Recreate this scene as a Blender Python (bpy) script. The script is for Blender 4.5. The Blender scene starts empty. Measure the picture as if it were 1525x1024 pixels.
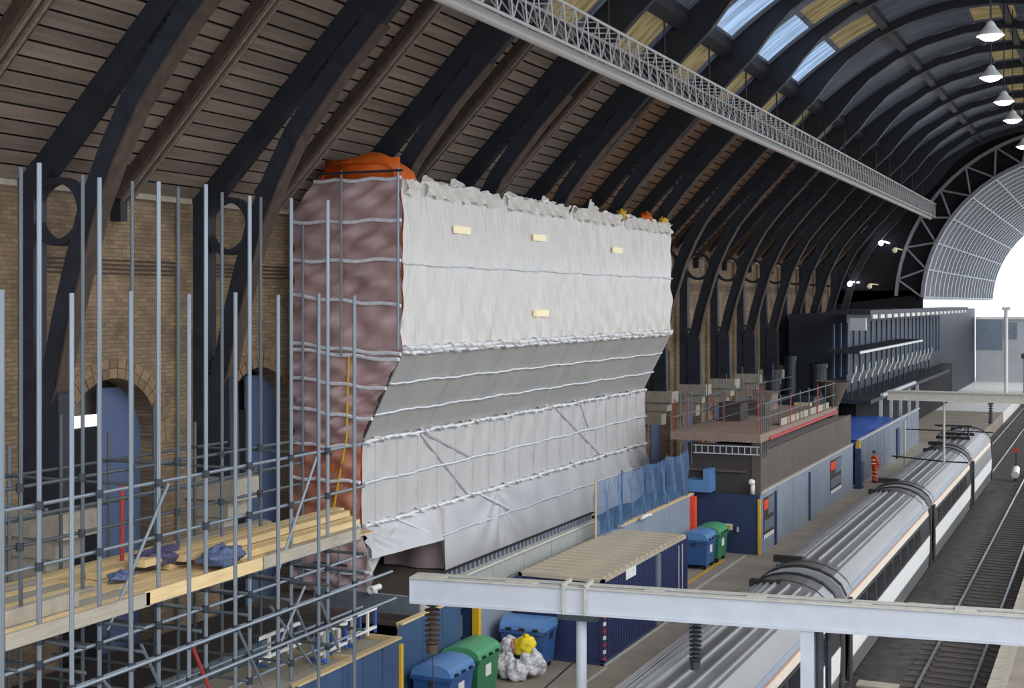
import bpy, math, random
from mathutils import Vector, Matrix
random.seed(7)
S = bpy.context.scene
COL = S.collection
# ------------------------------------------------------------------ camera, sky, exposure
CAM_H = 10.4
YAW = math.radians(24.2397)
cd = bpy.data.cameras.new('camera'); cam = bpy.data.objects.new('camera', cd); COL.objects.link(cam)
cam.location = (0, 0, CAM_H); cam.rotation_euler = (math.pi/2, 0, YAW)
cd.sensor_fit = 'HORIZONTAL'; cd.sensor_width = 36; cd.lens = 36*2000/1525
cd.shift_y = -62/1525; cd.clip_end = 600; cd.clip_start = .1
S.camera = cam
W = bpy.data.worlds.new('overcast_sky'); S.world = W; W.use_nodes = True
nt = W.node_tree; nt.nodes.clear()
wo = nt.nodes.new('ShaderNodeOutputWorld'); bg = nt.nodes.new('ShaderNodeBackground')
tc = nt.nodes.new('ShaderNodeTexCoord'); sx = nt.nodes.new('ShaderNodeSeparateXYZ'); rp = nt.nodes.new('ShaderNodeValToRGB')
nt.links.new(tc.outputs['Generated'], sx.inputs[0]); nt.links.new(sx.outputs['Z'], rp.inputs[0])
rp.color_ramp.elements[0].color = (.80, .86, .95, 1); rp.color_ramp.elements[1].color = (.95, .98, 1.0, 1)
nt.links.new(rp.outputs[0], bg.inputs[0]); bg.inputs[1].default_value = 1.75; nt.links.new(bg.outputs[0], wo.inputs[0])
sd = bpy.data.lights.new('hazy_sun', 'SUN'); sd.energy = 1.1; sd.angle = math.radians(35); sd.color = (1, .97, .92)
so = bpy.data.objects.new('hazy_sun', sd); COL.objects.link(so)
so.rotation_euler = Vector((-.80, .35, -.50)).to_track_quat('-Z', 'Y').to_euler(); so.location = (60, -20, 60)
S.view_settings.view_transform = 'Standard'; S.view_settings.look = 'None'
S.view_settings.exposure = 0.06; S.view_settings.gamma = 1; S.view_settings.use_curve_mapping = False

# ------------------------------------------------------------------ materials
def srgb(r, g, b):
    def k(c):
        c /= 255.; return c/12.92 if c <= .04045 else ((c+.055)/1.055)**2.4
    return (k(r), k(g), k(b), 1)
MATS = {}
def mat(name, col, rough=.6, metal=0, var=.15, scale=3., bump=0., objvar=0., stretch=(1, 1, 1), emit=0, transl=0, transp=0, coat=0):
    if name in MATS: return MATS[name]
    m = bpy.data.materials.new(name); m.use_nodes = True; n = m.node_tree; L = n.links
    b = n.nodes['Principled BSDF']; out = n.nodes['Material Output']
    c = srgb(*col)
    b.inputs['Roughness'].default_value = rough; b.inputs['Metallic'].default_value = metal
    b.inputs['Coat Weight'].default_value = coat
    t = n.nodes.new('ShaderNodeTexCoord'); mp = n.nodes.new('ShaderNodeMapping'); mp.inputs['Scale'].default_value = stretch
    L.new(t.outputs['Object'], mp.inputs[0])
    nz = n.nodes.new('ShaderNodeTexNoise'); nz.inputs['Scale'].default_value = scale; nz.inputs['Detail'].default_value = 5
    L.new(mp.outputs[0], nz.inputs['Vector'])
    mr = n.nodes.new('ShaderNodeMapRange'); mr.inputs[1].default_value = .3; mr.inputs[2].default_value = .7
    mr.inputs[3].default_value = 1-var; mr.inputs[4].default_value = 1+var; L.new(nz.outputs['Fac'], mr.inputs[0])
    fac = mr.outputs[0]
    if objvar:
        oi = n.nodes.new('ShaderNodeObjectInfo'); m2 = n.nodes.new('ShaderNodeMapRange')
        m2.inputs[3].default_value = 1-objvar; m2.inputs[4].default_value = 1+objvar; L.new(oi.outputs['Random'], m2.inputs[0])
        mm = n.nodes.new('ShaderNodeMath'); mm.operation = 'MULTIPLY'; L.new(fac, mm.inputs[0]); L.new(m2.outputs[0], mm.inputs[1]); fac = mm.outputs[0]
    hs = n.nodes.new('ShaderNodeHueSaturation'); hs.inputs['Color'].default_value = c; L.new(fac, hs.inputs['Value'])
    L.new(hs.outputs[0], b.inputs['Base Color'])
    if bump:
        bp = n.nodes.new('ShaderNodeBump'); bp.inputs['Strength'].default_value = bump; bp.inputs['Distance'].default_value = .05
        L.new(nz.outputs['Fac'], bp.inputs['Height']); L.new(bp.outputs[0], b.inputs['Normal'])
    if emit:
        b.inputs['Emission Color'].default_value = c; b.inputs['Emission Strength'].default_value = emit
    last = b.outputs[0]
    if transl:
        tr = n.nodes.new('ShaderNodeBsdfTranslucent'); L.new(hs.outputs[0], tr.inputs[0]); mx = n.nodes.new('ShaderNodeMixShader')
        mx.inputs[0].default_value = transl; L.new(last, mx.inputs[1]); L.new(tr.outputs[0], mx.inputs[2]); last = mx.outputs[0]
    if transp:
        tr = n.nodes.new('ShaderNodeBsdfTransparent'); mx = n.nodes.new('ShaderNodeMixShader')
        mx.inputs[0].default_value = transp; L.new(last, mx.inputs[1]); L.new(tr.outputs[0], mx.inputs[2]); last = mx.outputs[0]
    L.new(last, out.inputs[0])
    MATS[name] = m; return m
def brick_mat(name, c1, c2, mortar):
    m = bpy.data.materials.new(name); m.use_nodes = True; n = m.node_tree; L = n.links; b = n.nodes['Principled BSDF']
    b.inputs['Roughness'].default_value = .85
    t = n.nodes.new('ShaderNodeTexCoord'); sp = n.nodes.new('ShaderNodeSeparateXYZ'); cb = n.nodes.new('ShaderNodeCombineXYZ')
    L.new(t.outputs['Object'], sp.inputs[0]); L.new(sp.outputs['Y'], cb.inputs[0]); L.new(sp.outputs['Z'], cb.inputs[1])
    bt = n.nodes.new('ShaderNodeTexBrick'); bt.inputs['Scale'].default_value = 1
    bt.inputs['Brick Width'].default_value = .30; bt.inputs['Row Height'].default_value = .10; bt.inputs['Mortar Size'].default_value = .010
    bt.inputs['Color1'].default_value = srgb(*c1); bt.inputs['Color2'].default_value = srgb(*c2); bt.inputs['Mortar'].default_value = srgb(*mortar)
    L.new(cb.outputs[0], bt.inputs['Vector'])
    nz = n.nodes.new('ShaderNodeTexNoise'); nz.inputs['Scale'].default_value = .9; nz.inputs['Detail'].default_value = 6; L.new(t.outputs['Object'], nz.inputs['Vector'])
    mr = n.nodes.new('ShaderNodeMapRange'); mr.inputs[1].default_value = .3; mr.inputs[2].default_value = .7; mr.inputs[3].default_value = .62; mr.inputs[4].default_value = 1.3
    L.new(nz.outputs['Fac'], mr.inputs[0]); hs = n.nodes.new('ShaderNodeHueSaturation'); L.new(bt.outputs[0], hs.inputs['Color']); L.new(mr.outputs[0], hs.inputs['Value'])
    L.new(hs.outputs[0], b.inputs['Base Color'])
    bp = n.nodes.new('ShaderNodeBump'); bp.inputs['Strength'].default_value = .5; bp.inputs['Distance'].default_value = .03; bp.invert = True
    L.new(bt.outputs['Fac'], bp.inputs['Height']); L.new(bp.outputs[0], b.inputs['Normal'])
    MATS[name] = m; return m
M_brick = brick_mat('yellow_stock_brick', (150, 128, 100), (124, 103, 82), (108, 96, 82))
M_vous = mat('voussoir_brick', (134, 112, 88), .9, var=.2, objvar=.2, scale=9, bump=.3)
M_iron = mat('black_iron', (36, 39, 47), .5, var=.25, scale=1.5, bump=.1)
M_iron2 = mat('blue_black_iron', (38, 43, 54), .55, var=.3, scale=2, bump=.15)
M_board = mat('stained_roof_board', (128, 114, 104), .8, var=.2, objvar=.22, scale=2, stretch=(4, .6, 4), bump=.2)
M_boardfar = mat('umber_roof_board', (122, 94, 72), .8, var=.25, scale=1.3, bump=.2)
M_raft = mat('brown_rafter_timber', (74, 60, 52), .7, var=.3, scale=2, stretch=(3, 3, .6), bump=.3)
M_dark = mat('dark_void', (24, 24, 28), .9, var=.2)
M_stone = mat('pale_stone', (168, 160, 146), .8, var=.15, scale=4, bump=.2)
M_tube = mat('galvanised_tube', (138, 148, 158), .42, .55, var=.25, scale=6, objvar=.18)
M_tubed = mat('dull_tube', (96, 104, 110), .5, .5, var=.25, scale=6, objvar=.2)
M_coup = mat('coupler_steel', (66, 72, 80), .5, .6, var=.3, scale=9)
M_grey = mat('painted_grey_steel', (192, 197, 206), .45, .05, var=.05, scale=2)
M_greytop = mat('worn_grey_steel', (186, 184, 176), .6, 0, var=.12, scale=5)
M_truss = mat('truss_grey', (196, 196, 196), .5, .1, var=.1, objvar=.1)
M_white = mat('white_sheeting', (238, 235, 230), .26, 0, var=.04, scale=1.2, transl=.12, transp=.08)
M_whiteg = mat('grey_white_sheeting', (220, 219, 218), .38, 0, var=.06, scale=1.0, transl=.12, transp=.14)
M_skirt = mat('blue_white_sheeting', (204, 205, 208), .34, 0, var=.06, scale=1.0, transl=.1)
M_slope = mat('shaded_sheeting', (176, 175, 172), .42, 0, var=.07, scale=.8, transl=.06)  # same white sheeting, with the under-slope shade put into its colour
M_ghost = mat('sheeted_tube', (176, 176, 178), .5, var=.06)
M_ghost2 = mat('sheeted_raker', (150, 150, 150), .5, var=.06)
M_tape = mat('white_batten', (228, 232, 238), .5, var=.12, scale=8)
M_clear = mat('clear_sheeting', (212, 190, 192), .16, 0, var=.22, scale=1.2, stretch=(1, 1, .5), transl=.15, transp=.28)
M_clearo = mat('clear_sheeting_over_orange', (214, 158, 136), .16, 0, var=.3, scale=1.6, stretch=(1, 1, .5), transl=.15, transp=.32)
M_net = mat('rust_netting', (206, 122, 98), .8, var=.25, scale=.7)
M_orange = mat('orange_tarpaulin', (242, 120, 40), .5, var=.15, scale=3, transl=.25)
M_timber = mat('new_timber', (214, 188, 140), .7, var=.12, objvar=.15, scale=3, stretch=(6, .5, 6))
M_timberg = mat('weathered_timber', (168, 160, 146), .75, var=.15, objvar=.12, scale=3, stretch=(6, .5, 6))
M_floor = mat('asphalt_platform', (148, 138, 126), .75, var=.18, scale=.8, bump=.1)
M_bed = mat('track_ballast', (66, 61, 58), .7, var=.45, scale=2.2, bump=.8)
M_rail = mat('rail_steel', (196, 200, 208), .22, .9, var=.1)
M_railside = mat('rusty_rail', (92, 78, 68), .7, .3, var=.2)
M_sleeper = mat('buried_sleeper', (78, 72, 68), .75, var=.35, scale=3, bump=.4)
M_hoard = mat('blue_hoarding', (58, 84, 118), .5, var=.1, scale=1.5)
M_hoardd = mat('navy_hoarding', (44, 60, 96), .5, var=.1, scale=1.5)
M_hoardg = mat('grey_blue_hoarding', (136, 147, 162), .5, var=.1, scale=1)
M_cont = mat('container_blue', (50, 58, 100), .45, .1, var=.1, scale=2)
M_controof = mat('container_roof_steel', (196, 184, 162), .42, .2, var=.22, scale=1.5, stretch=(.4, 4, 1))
M_yel = mat('yellow_paint', (222, 176, 40), .5, var=.1)
M_binb = mat('blue_bin_plastic', (52, 90, 146), .4, var=.06)
M_binbl = mat('light_blue_bin_plastic', (92, 136, 188), .4, var=.06)
M_bing = mat('green_bin_plastic', (52, 122, 84), .4, var=.06)
M_bingl = mat('light_green_bin_plastic', (84, 158, 112), .4, var=.06)
M_black = mat('black_rubber', (22, 22, 24), .6, var=.1)
M_wht = mat('white_paint', (226, 226, 224), .5, var=.05)
M_red = mat('red_paint', (172, 56, 50), .5, var=.1)
M_silver = mat('coach_silver', (196, 198, 202), .3, .65, var=.08, scale=.8)
M_silver2 = mat('coach_roof_grey', (140, 140, 140), .33, .6, var=.14, scale=.7, stretch=(1, .3, 1))
M_cream = mat('coach_cream_stripe', (224, 214, 196), .4, .1, var=.05)
M_bluegrey = mat('coach_gutter_blue', (128, 140, 154), .4, .3, var=.1)
M_redline = mat('orange_red_line', (206, 128, 104), .5, var=.1)
M_glass = mat('dark_window_glass', (30, 32, 38), .12, 0, var=.05)
M_band = mat('charcoal_window_band', (52, 50, 52), .35, 0, var=.1)
M_brown = mat('brown_cladding', (92, 82, 76), .7, var=.12, scale=1.2)
M_brownd = mat('dark_brown_cladding', (62, 56, 54), .7, var=.12, scale=1.2)
M_pink = mat('dusty_pink_slab', (140, 120, 108), .8, var=.15)
M_blue = mat('blue_tarpaulin', (56, 92, 172), .45, var=.2, scale=2)
M_bluenet = mat('blue_debris_net', (88, 124, 166), .8, var=.3, scale=4, transp=.55)
M_lamp = mat('lamp_glow', (246, 240, 255), .5, var=0, emit=9)
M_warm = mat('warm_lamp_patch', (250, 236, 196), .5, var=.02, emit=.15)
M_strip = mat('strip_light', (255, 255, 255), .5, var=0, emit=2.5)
M_vault = mat('vault_metal', (88, 94, 104), .3, .6, var=.1)
M_sheetroof = mat('roof_sheeting', (112, 122, 142), .35, .25, var=.35, scale=.6, stretch=(.5, 3, .5))
M_rooflit = mat('clear_roof_panel', (160, 184, 214), .3, var=.5, scale=3, stretch=(.12, 2.2, .12), transl=.55)
M_roofyel = mat('yellowed_roof_panel', (150, 134, 96), .5, var=.5, scale=3, stretch=(.2, 2.5, .2), transl=.24)
M_skin = mat('skin', (196, 148, 122), .6, var=.05)
M_hiv = mat('hi_vis_orange', (238, 74, 40), .6, var=.08)
M_refl = mat('reflective_band', (236, 236, 232), .3, var=.03)
M_bluegl = mat('blue_glazing', (42, 48, 60), .5, .0, var=.2, scale=.5)
M_conc = mat('pale_concrete', (182, 184, 190), .8, var=.08, scale=.6)
M_bright = mat('sunlit_paving', (226, 226, 222), .7, var=.05)  # pale albedo carries the strong sunlight outside the shed
M_bag = mat('clear_rubbish_bag', (206, 206, 212), .3, var=.4, scale=14, bump=.6)
M_bagy = mat('yellow_rubbish_bag', (232, 206, 40), .35, var=.15, scale=6, bump=.4)
M_bagr = mat('red_speckled_bag', (204, 140, 134), .4, var=.4, scale=14, bump=.6)
M_purple = mat('purple_sacking', (78, 72, 104), .7, var=.35, scale=10, bump=.5)
M_bluesack = mat('blue_sacking', (86, 100, 136), .6, var=.3, scale=10, bump=.5)
M_bluedoor = mat('blue_door_board', (86, 102, 138), .6, var=.08, scale=1)
M_greydoor = mat('grey_plaster', (112, 106, 104), .8, var=.1)
M_fence = mat('corrugated_grey_sheet', (132, 142, 154), .4, .4, var=.1)

# ------------------------------------------------------------------ helpers
ORG = {}
def tag(o, label, cat, group=None, kind=None):
    if label: o['label'] = label
    if cat: o['category'] = cat
    if group: o['group'] = group
    if kind: o['kind'] = kind
    return o
def T(name, label, cat, loc, rz=0, group=None):
    o = bpy.data.objects.new(name, None); COL.objects.link(o); o.location = loc; o.rotation_euler = (0, 0, rz); o.empty_display_size = .3
    ORG[o.name] = Vector(loc); return tag(o, label, cat, group)
class MB:
    def __init__(s): s.v = []; s.f = []
    def poly(s, pts, faces):
        k = len(s.v); s.v += [tuple(p) for p in pts]; s.f += [tuple(k+i for i in q) for q in faces]; return s
    def box(s, x0, x1, y0, y1, z0, z1):
        return s.poly([(x, y, z) for x in (x0, x1) for y in (y0, y1) for z in (z0, z1)],
                      [(0, 1, 3, 2), (4, 6, 7, 5), (0, 4, 5, 1), (2, 3, 7, 6), (0, 2, 6, 4), (1, 5, 7, 3)])
    def prism(s, pts, axis, a, b):
        n = len(pts)
        def P(p, q): return {'y': (p[0], q, p[1]), 'x': (q, p[0], p[1]), 'z': (p[0], p[1], q)}[axis]
        vs = [P(p, a) for p in pts]+[P(p, b) for p in pts]
        return s.poly(vs, [tuple(range(n)), tuple(range(2*n-1, n-1, -1))]+[(i, i+n, (i+1) % n+n, (i+1) % n) for i in range(n)])
    def band(s, top, bot, y0, y1):        # strip between two x,z lines, extruded along y
        n = len(top)
        for i in range(n-1):
            s.prism([top[i], top[i+1], bot[i+1], bot[i]], 'y', y0, y1)
        return s
    def tube(s, p, q, r, n=8, r2=None):
        p = Vector(p); q = Vector(q); d = (q-p).normalized(); u = d.orthogonal().normalized(); w = d.cross(u); r2 = r if r2 is None else r2
        vs = [p+(u*math.cos(a)+w*math.sin(a))*r for a in [2*math.pi*i/n for i in range(n)]]+[q+(u*math.cos(a)+w*math.sin(a))*r2 for a in [2*math.pi*i/n for i in range(n)]]
        return s.poly(vs, [tuple(range(n-1, -1, -1)), tuple(range(n, 2*n))]+[(i, (i+1) % n, (i+1) % n+n, i+n) for i in range(n)])
    def path(s, pts, r, n=6):
        for a, b in zip(pts[:-1], pts[1:]): s.tube(a, b, r, n)
        return s
    def ringy(s, cx, cz, ro, ri, y0, y1, n=28):
        for i in range(n):
            a = 2*math.pi*i/n; b = 2*math.pi*(i+1)/n
            s.prism([(cx+ro*math.cos(a), cz+ro*math.sin(a)), (cx+ro*math.cos(b), cz+ro*math.sin(b)), (cx+ri*math.cos(b), cz+ri*math.sin(b)), (cx+ri*math.cos(a), cz+ri*math.sin(a))], 'y', y0, y1)
        return s
    def grid(s, fn, nu, nv):
        k = len(s.v); s.v += [tuple(fn(i/nu, j/nv)) for i in range(nu+1) for j in range(nv+1)]
        s.f += [(k+i*(nv+1)+j, k+(i+1)*(nv+1)+j, k+(i+1)*(nv+1)+j+1, k+i*(nv+1)+j+1) for i in range(nu) for j in range(nv)]; return s
    def lathe(s, prof, c, n=14):
        for (r0, z0), (r1, z1) in zip(prof[:-1], prof[1:]):
            k = len(s.v)
            for r, z in ((r0, z0), (r1, z1)):
                s.v += [(c[0]+r*math.cos(2*math.pi*i/n), c[1]+r*math.sin(2*math.pi*i/n), c[2]+z) for i in range(n)]
            s.f += [(k+i, k+(i+1) % n, k+n+(i+1) % n, k+n+i) for i in range(n)]
        return s
    def blob(s, c, rx, ry, rz, n=12, m=8, amp=.18, seed=0, flat=True):
        rd = random.Random(seed); ph = [rd.uniform(0, 6) for _ in range(6)]
        def fn(u, v):
            a = 2*math.pi*u; t = math.pi*v-math.pi/2
            w = 1+amp*(math.sin(3*a+ph[0]+2*t)*.5+math.sin(5*a+ph[1])*math.cos(3*t+ph[2])*.6+math.sin(7*t+ph[3]+2*a)*.3)
            z = math.sin(t)*rz*w
            if flat: z = max(z, -rz*.75)
            return (c[0]+math.cos(a)*math.cos(t)*rx*w, c[1]+math.sin(a)*math.cos(t)*ry*w, c[2]+z)
        return s.grid(fn, n*2, m*2)
    def mesh(s, name, m, org=None, smooth=False):
        me = bpy.data.meshes.new(name); vs = s.v if org is None else [(a-org[0], b-org[1], c-org[2]) for a, b, c in s.v]
        me.from_pydata(vs, [], s.f); me.materials.append(m); me.update()
        if smooth: me.polygons.foreach_set('use_smooth', [True]*len(me.polygons))
        return me
def P(name, mb, m, parent=None, kind=None, label=None, smooth=False, local=False):
    org = ORG.get(parent.name) if (parent and not local) else None
    o = bpy.data.objects.new(name, mb.mesh(name, m, org, smooth)); COL.objects.link(o)
    if parent: o.parent = parent; ORG[o.name] = ORG.get(parent.name, Vector((0, 0, 0)))
    if kind: o['kind'] = kind
    if label: o['label'] = label
    return o
def ST(name, mb, m, label=None, cat=None, smooth=False):
    o = P(name, mb, m, smooth=smooth); o['kind'] = 'structure'; ORG[o.name] = Vector((0, 0, 0))
    if label: o['label'] = label
    if cat: o['category'] = cat
    return o
def one(name, mb, m, label, cat, group=None, smooth=False):
    # a thing of one mesh: origin at its base centre
    xs, ys, zs = zip(*mb.v); org = ((min(xs)+max(xs))/2, (min(ys)+max(ys))/2, min(zs))
    o = bpy.data.objects.new(name, mb.mesh(name, m, org, smooth)); COL.objects.link(o); o.location = org; ORG[o.name] = Vector(org)
    return tag(o, label, cat, group)
UNIT = {}
def TB(name, a, b, r, m, parent, n=8):      # tube sharing one unit cylinder mesh per material
    key = (m.name, n)
    if key not in UNIT: UNIT[key] = MB().tube((0, 0, 0), (0, 0, 1), 1, n).mesh('unit_tube', m, smooth=False)
    o = bpy.data.objects.new(name, UNIT[key]); COL.objects.link(o)
    a = Vector(a)-ORG.get(parent.name, Vector((0, 0, 0))); b = Vector(b)-ORG.get(parent.name, Vector((0, 0, 0)))
    o.parent = parent; o.location = a; d = b-a; o.rotation_euler = d.to_track_quat('Z', 'Y').to_euler(); o.scale = (r, r, d.length); return o
def C(o, loc, parent=None, name=None):      # copy sharing mesh
    c = o.copy(); COL.objects.link(c); c.location = loc
    if parent: c.parent = parent
    return c
def copy_tree(o, loc, rz, label):
    def rec(x, par):
        c = x.copy(); COL.objects.link(c); c.parent = par
        for ch in x.children: rec(ch, c)
        return c
    c = rec(o, None); c.location = loc; c.rotation_euler = (0, 0, rz); c['label'] = label; return c
ORD = ['first', 'second', 'third', 'fourth', 'fifth', 'sixth', 'seventh', 'eighth', 'ninth', 'tenth', 'eleventh', 'twelfth', 'thirteenth', 'fourteenth', 'fifteenth', 'sixteenth', 'seventeenth', 'eighteenth', 'nineteenth', 'twentieth']

# ------------------------------------------------------------------ roof profile and bay grid
RY0, BAY = 22.58, 6.1006
RIBS = [RY0+BAY*n for n in range(-1, 17)]
YEND = RIBS[-1]+3
def zr(x): return 13.3+1.02*(x+21.75) if x < -16 else 24.52-.04857*(x+5.5)**2
def nrm(x):
    s = 1.02 if x < -16 else -.09714*(x+5.5); l = math.hypot(1, s); return (s/l, -1/l)     # inward (down, right)
def off(x, d):
    n = nrm(x); return (x+n[0]*d, zr(x)+n[1]*d)

# ------------------------------------------------------------------ floor
fl = MB(); fl.box(-24, -9.78, -10, 135, -1.2, 0)
floor = ST('floor', fl, M_floor, 'grey asphalt platform beside the silver train')
P('track_bed', MB().box(-9.78, -3.12, -10, 330, -1.4, -1.05), M_bed, floor)
P('paving', MB().box(-3.12, 90, -40, 135, -1.2, 0), M_floor, floor)
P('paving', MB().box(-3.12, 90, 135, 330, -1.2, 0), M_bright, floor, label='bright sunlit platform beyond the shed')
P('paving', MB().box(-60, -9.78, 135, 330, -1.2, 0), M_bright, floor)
cs = MB().box(-3.2, -2.72, 0, 1.18, -.12, .02).mesh('coping_stone', M_stone)
for i in range(60):
    o = bpy.data.objects.new('coping_stone', cs); COL.objects.link(o); o.parent = floor; o.location = (0, 20+1.2*i, 0)
for i in range(60):
    o = bpy.data.objects.new('coping_stone', cs); COL.objects.link(o); o.parent = floor; o.location = (-6.48, 20+1.2*i, 0)
P('platform_line', MB().box(-13.98, -13.84, 44, 54.3, 0, .006), M_greytop, floor, label='faded pale line painted on the platform')
P('platform_line', MB().box(-14.55, -14.43, 46.5, 53, 0, .006), M_yel, floor, label='yellow line painted in front of the far bins')
P('platform_line', MB().box(-13.3, -13.2, 28, 36, 0, .006), M_greytop, floor)
# tracks
def track(xc, label, y0, y1, sl):
    t = T('railway_track', label, 'track', (xc, y0, -1.05))
    for s in (-.74, .74):
        r = P('rail', MB().box(xc+s-.045, xc+s+.045, y0, y1, -.94, -.9), M_rail, t)
        P('rail_web', MB().box(xc+s-.012, xc+s+.012, y0, y1, -1.03, -.94).box(xc+s-.07, xc+s+.07, y0, y1, -1.05, -1.02), M_railside, r)
    sm = MB().box(-1.25, 1.25, -.13, .13, 0, .03).mesh('sleeper', M_sleeper)
    for i in range(sl):
        o = bpy.data.objects.new('sleeper', sm); COL.objects.link(o); o.parent = t; o.location = (0, 8+.68*i, 0)
    return t
track(-4.64, 'empty railway track with bright worn rails right of the train', 15, 320, 110)
track(-8.3, 'railway track running underneath the silver train', 15, 320, 10)
for x, y, w in ((-6.45, 33.2, .5), (-6.5, 41, .6), (-6.6, 52.5, .6)):
    one('track_cover_slab', MB().box(x-w, x+w, y-.3, y+.3, -1.05, -.99), M_stone, {33.2: 'pale slab lying on the ballast lowest in the photo', 41: 'pale slab on the ballast behind the grey beam', 52.5: 'pale slab on the ballast farthest along the train'}[y], 'slab')

# ------------------------------------------------------------------ left wall
WX = -22.1
wall = None
def archpoly(ya, yb, yc, hw=1.72, zs=6.85, ztop=13.2, n=14):
    pts = [(ya, 0), (yc-hw, 0), (yc-hw, zs)]
    pts += [(yc+hw*math.cos(math.pi-math.pi*i/n), zs+hw*math.sin(math.pi*i/n)) for i in range(1, n)]
    return pts+[(yc+hw, zs), (yc+hw, 0), (yb, 0), (yb, ztop), (ya, ztop)]
wm = MB()
for y in RIBS: wm.prism(archpoly(y, y+BAY, y+3.02), 'x', WX, WX-.7)
wall = ST('wall_left', wm, M_brick, 'yellow brick side wall of the train shed with arched recesses')
P('recess_back', MB().box(WX-1.3, WX-1.1, RIBS[0]-6, YEND+4, 0, 13), M_greydoor, wall)
P('recess_floor', MB().box(WX-1.2, WX-.1, RIBS[0]-6, YEND, 0, .1), M_dark, wall)
for n, y in enumerate(RIBS):
    yc = y+3.02
    # boarding set in the recess: blue board on the right, dark opening on the left
    P('door_board', MB().box(WX-.62, WX-.56, yc+.12, yc+1.7, 0, 8.3), M_bluedoor, wall)
    P('dark_opening', MB().box(WX-.60, WX-.55, yc-1.1, yc+.10, 0, 7.35), M_dark, wall)
    if n == 1:
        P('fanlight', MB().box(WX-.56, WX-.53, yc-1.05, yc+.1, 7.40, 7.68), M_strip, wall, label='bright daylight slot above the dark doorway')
for k in range(4):
    z = 11.08+.105*k
    for y in RIBS:
        P('string_course', MB().box(WX, WX+.05, y+.2, y+BAY-.6, z, z+.04), M_raft, wall)
for y in RIBS:
    P('cornice', MB().box(WX, WX+.14, y+.2, y+BAY-.2, 12.95, 13.2), M_stone, wall)
    P('pilaster', MB().box(WX, WX+.16, y-.75, y+.42, 0, 12.95), M_brick, wall)
# voussoirs round the nearer arches
for n, y in enumerate(RIBS[:9]):
    yc = y+3.02; m = 21
    for rr in (0, 1):
        r0 = 1.72+.25*rr; r1 = r0+.235
        for i in range(m):
            a = math.pi*(i+.06)/m; b = math.pi*(i+.94)/m
            q = [(yc+r*math.cos(t), 6.85+r*math.sin(t)) for r, t in ((r0, a), (r1, a), (r1, b), (r0, b))]
            if n in (1, 2, 3): P('brick', MB().prism(q, 'x', WX-.02, WX+.025+.008*(i % 2)), M_vous, wall)

# ------------------------------------------------------------------ roof boards
roof = ST('ceiling', MB().grid(lambda u, v: (off(-22.3+u*6.35, -.07)[0], RIBS[0]-6+v*(YEND+6-RIBS[0]), off(-22.3+u*6.35, -.07)[1]), 24, 1), M_dark, 'sloping boarded roof above the brick wall')
# walk the profile at even arc length
xs = [-22.2]; PITCH = .385
while xs[-1] < -16.1:
    x = xs[-1]; s = 1.02 if x < -16 else -.09714*(x+5.5); xs.append(x+PITCH/math.hypot(1, s))
rowm = []
for i in range(len(xs)-1):
    xa = xs[i]; xb = xs[i+1]-.05
    a0 = off(xa, -.03); b0 = off(xb, -.03); a1 = off(xa, .015+.008*(i % 2)); b1 = off(xb, .025)
    rowm.append(MB().prism([a0, b0, b1, a1], 'y', 0, 1))
rmesh = [r.mesh('roof_board', M_board) for r in rowm]
far = MB(); cnt = 0
for n, y in enumerate(RIBS[:-1]):
    for h in range(2):
        ya = y+h*BAY/2+.03; L = BAY/2-.06
        for i, r in enumerate(rmesh):
            if n <= 4 and cnt < 300:
                o = bpy.data.objects.new('roof_board', r); COL.objects.link(o); o.parent = roof
                o.location = (0, ya, 0); o.scale = (1, L, 1); cnt += 1
            else:
                k = len(far.v); far.v += [(a, ya+b*L, c) for a, b, c in rowm[i].v]; far.f += [tuple(k+q for q in ff) for ff in rowm[i].f]
P('roof_boarding', far, M_boardfar, roof, kind='stuff')
# near bay before the first rib (left edge)
nb = MB()
for r in rowm:
    k = len(nb.v); nb.v += [(a, RIBS[0]-6+b*5.9, c) for a, b, c in r.v]; nb.f += [tuple(k+q for q in ff) for ff in r.f]
P('roof_boarding', nb, M_boardfar, roof, kind='stuff')

# ------------------------------------------------------------------ upper roof sheets (bulging bays, corrugated)
XU0, XU1 = -15.95, 1.5
ur = ST('ceiling_sheeting', MB().box(XU0-.3, XU0-.05, RIBS[0]-6, YEND, zr(XU0)-.12, zr(XU0)+.1), M_iron, 'dark corrugated upper roof of the train shed')
def bay_sheet(y0, xa, xb, d, nu, nv, corr=.035):
    def fn(u, v):
        x = xa+(xb-xa)*u; y = y0+BAY*v
        bulge = .12*math.sin(math.pi*v)
        c = corr*math.sin(v*2*math.pi*26)
        p = off(x, d-bulge+c); return (p[0], y, p[1])
    return MB().grid(fn, nu, nv)
def panel(y0, v0, v1, xa, xb, d, nv=20):
    def fn(u, v):
        vv = v0+(v1-v0)*v; x = xa+(xb-xa)*u; p = off(x, d-.12*math.sin(math.pi*vv)+.035*math.sin(vv*2*math.pi*26)); return (p[0], y0+BAY*vv, p[1])
    return MB().grid(fn, 6, nv)
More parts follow.
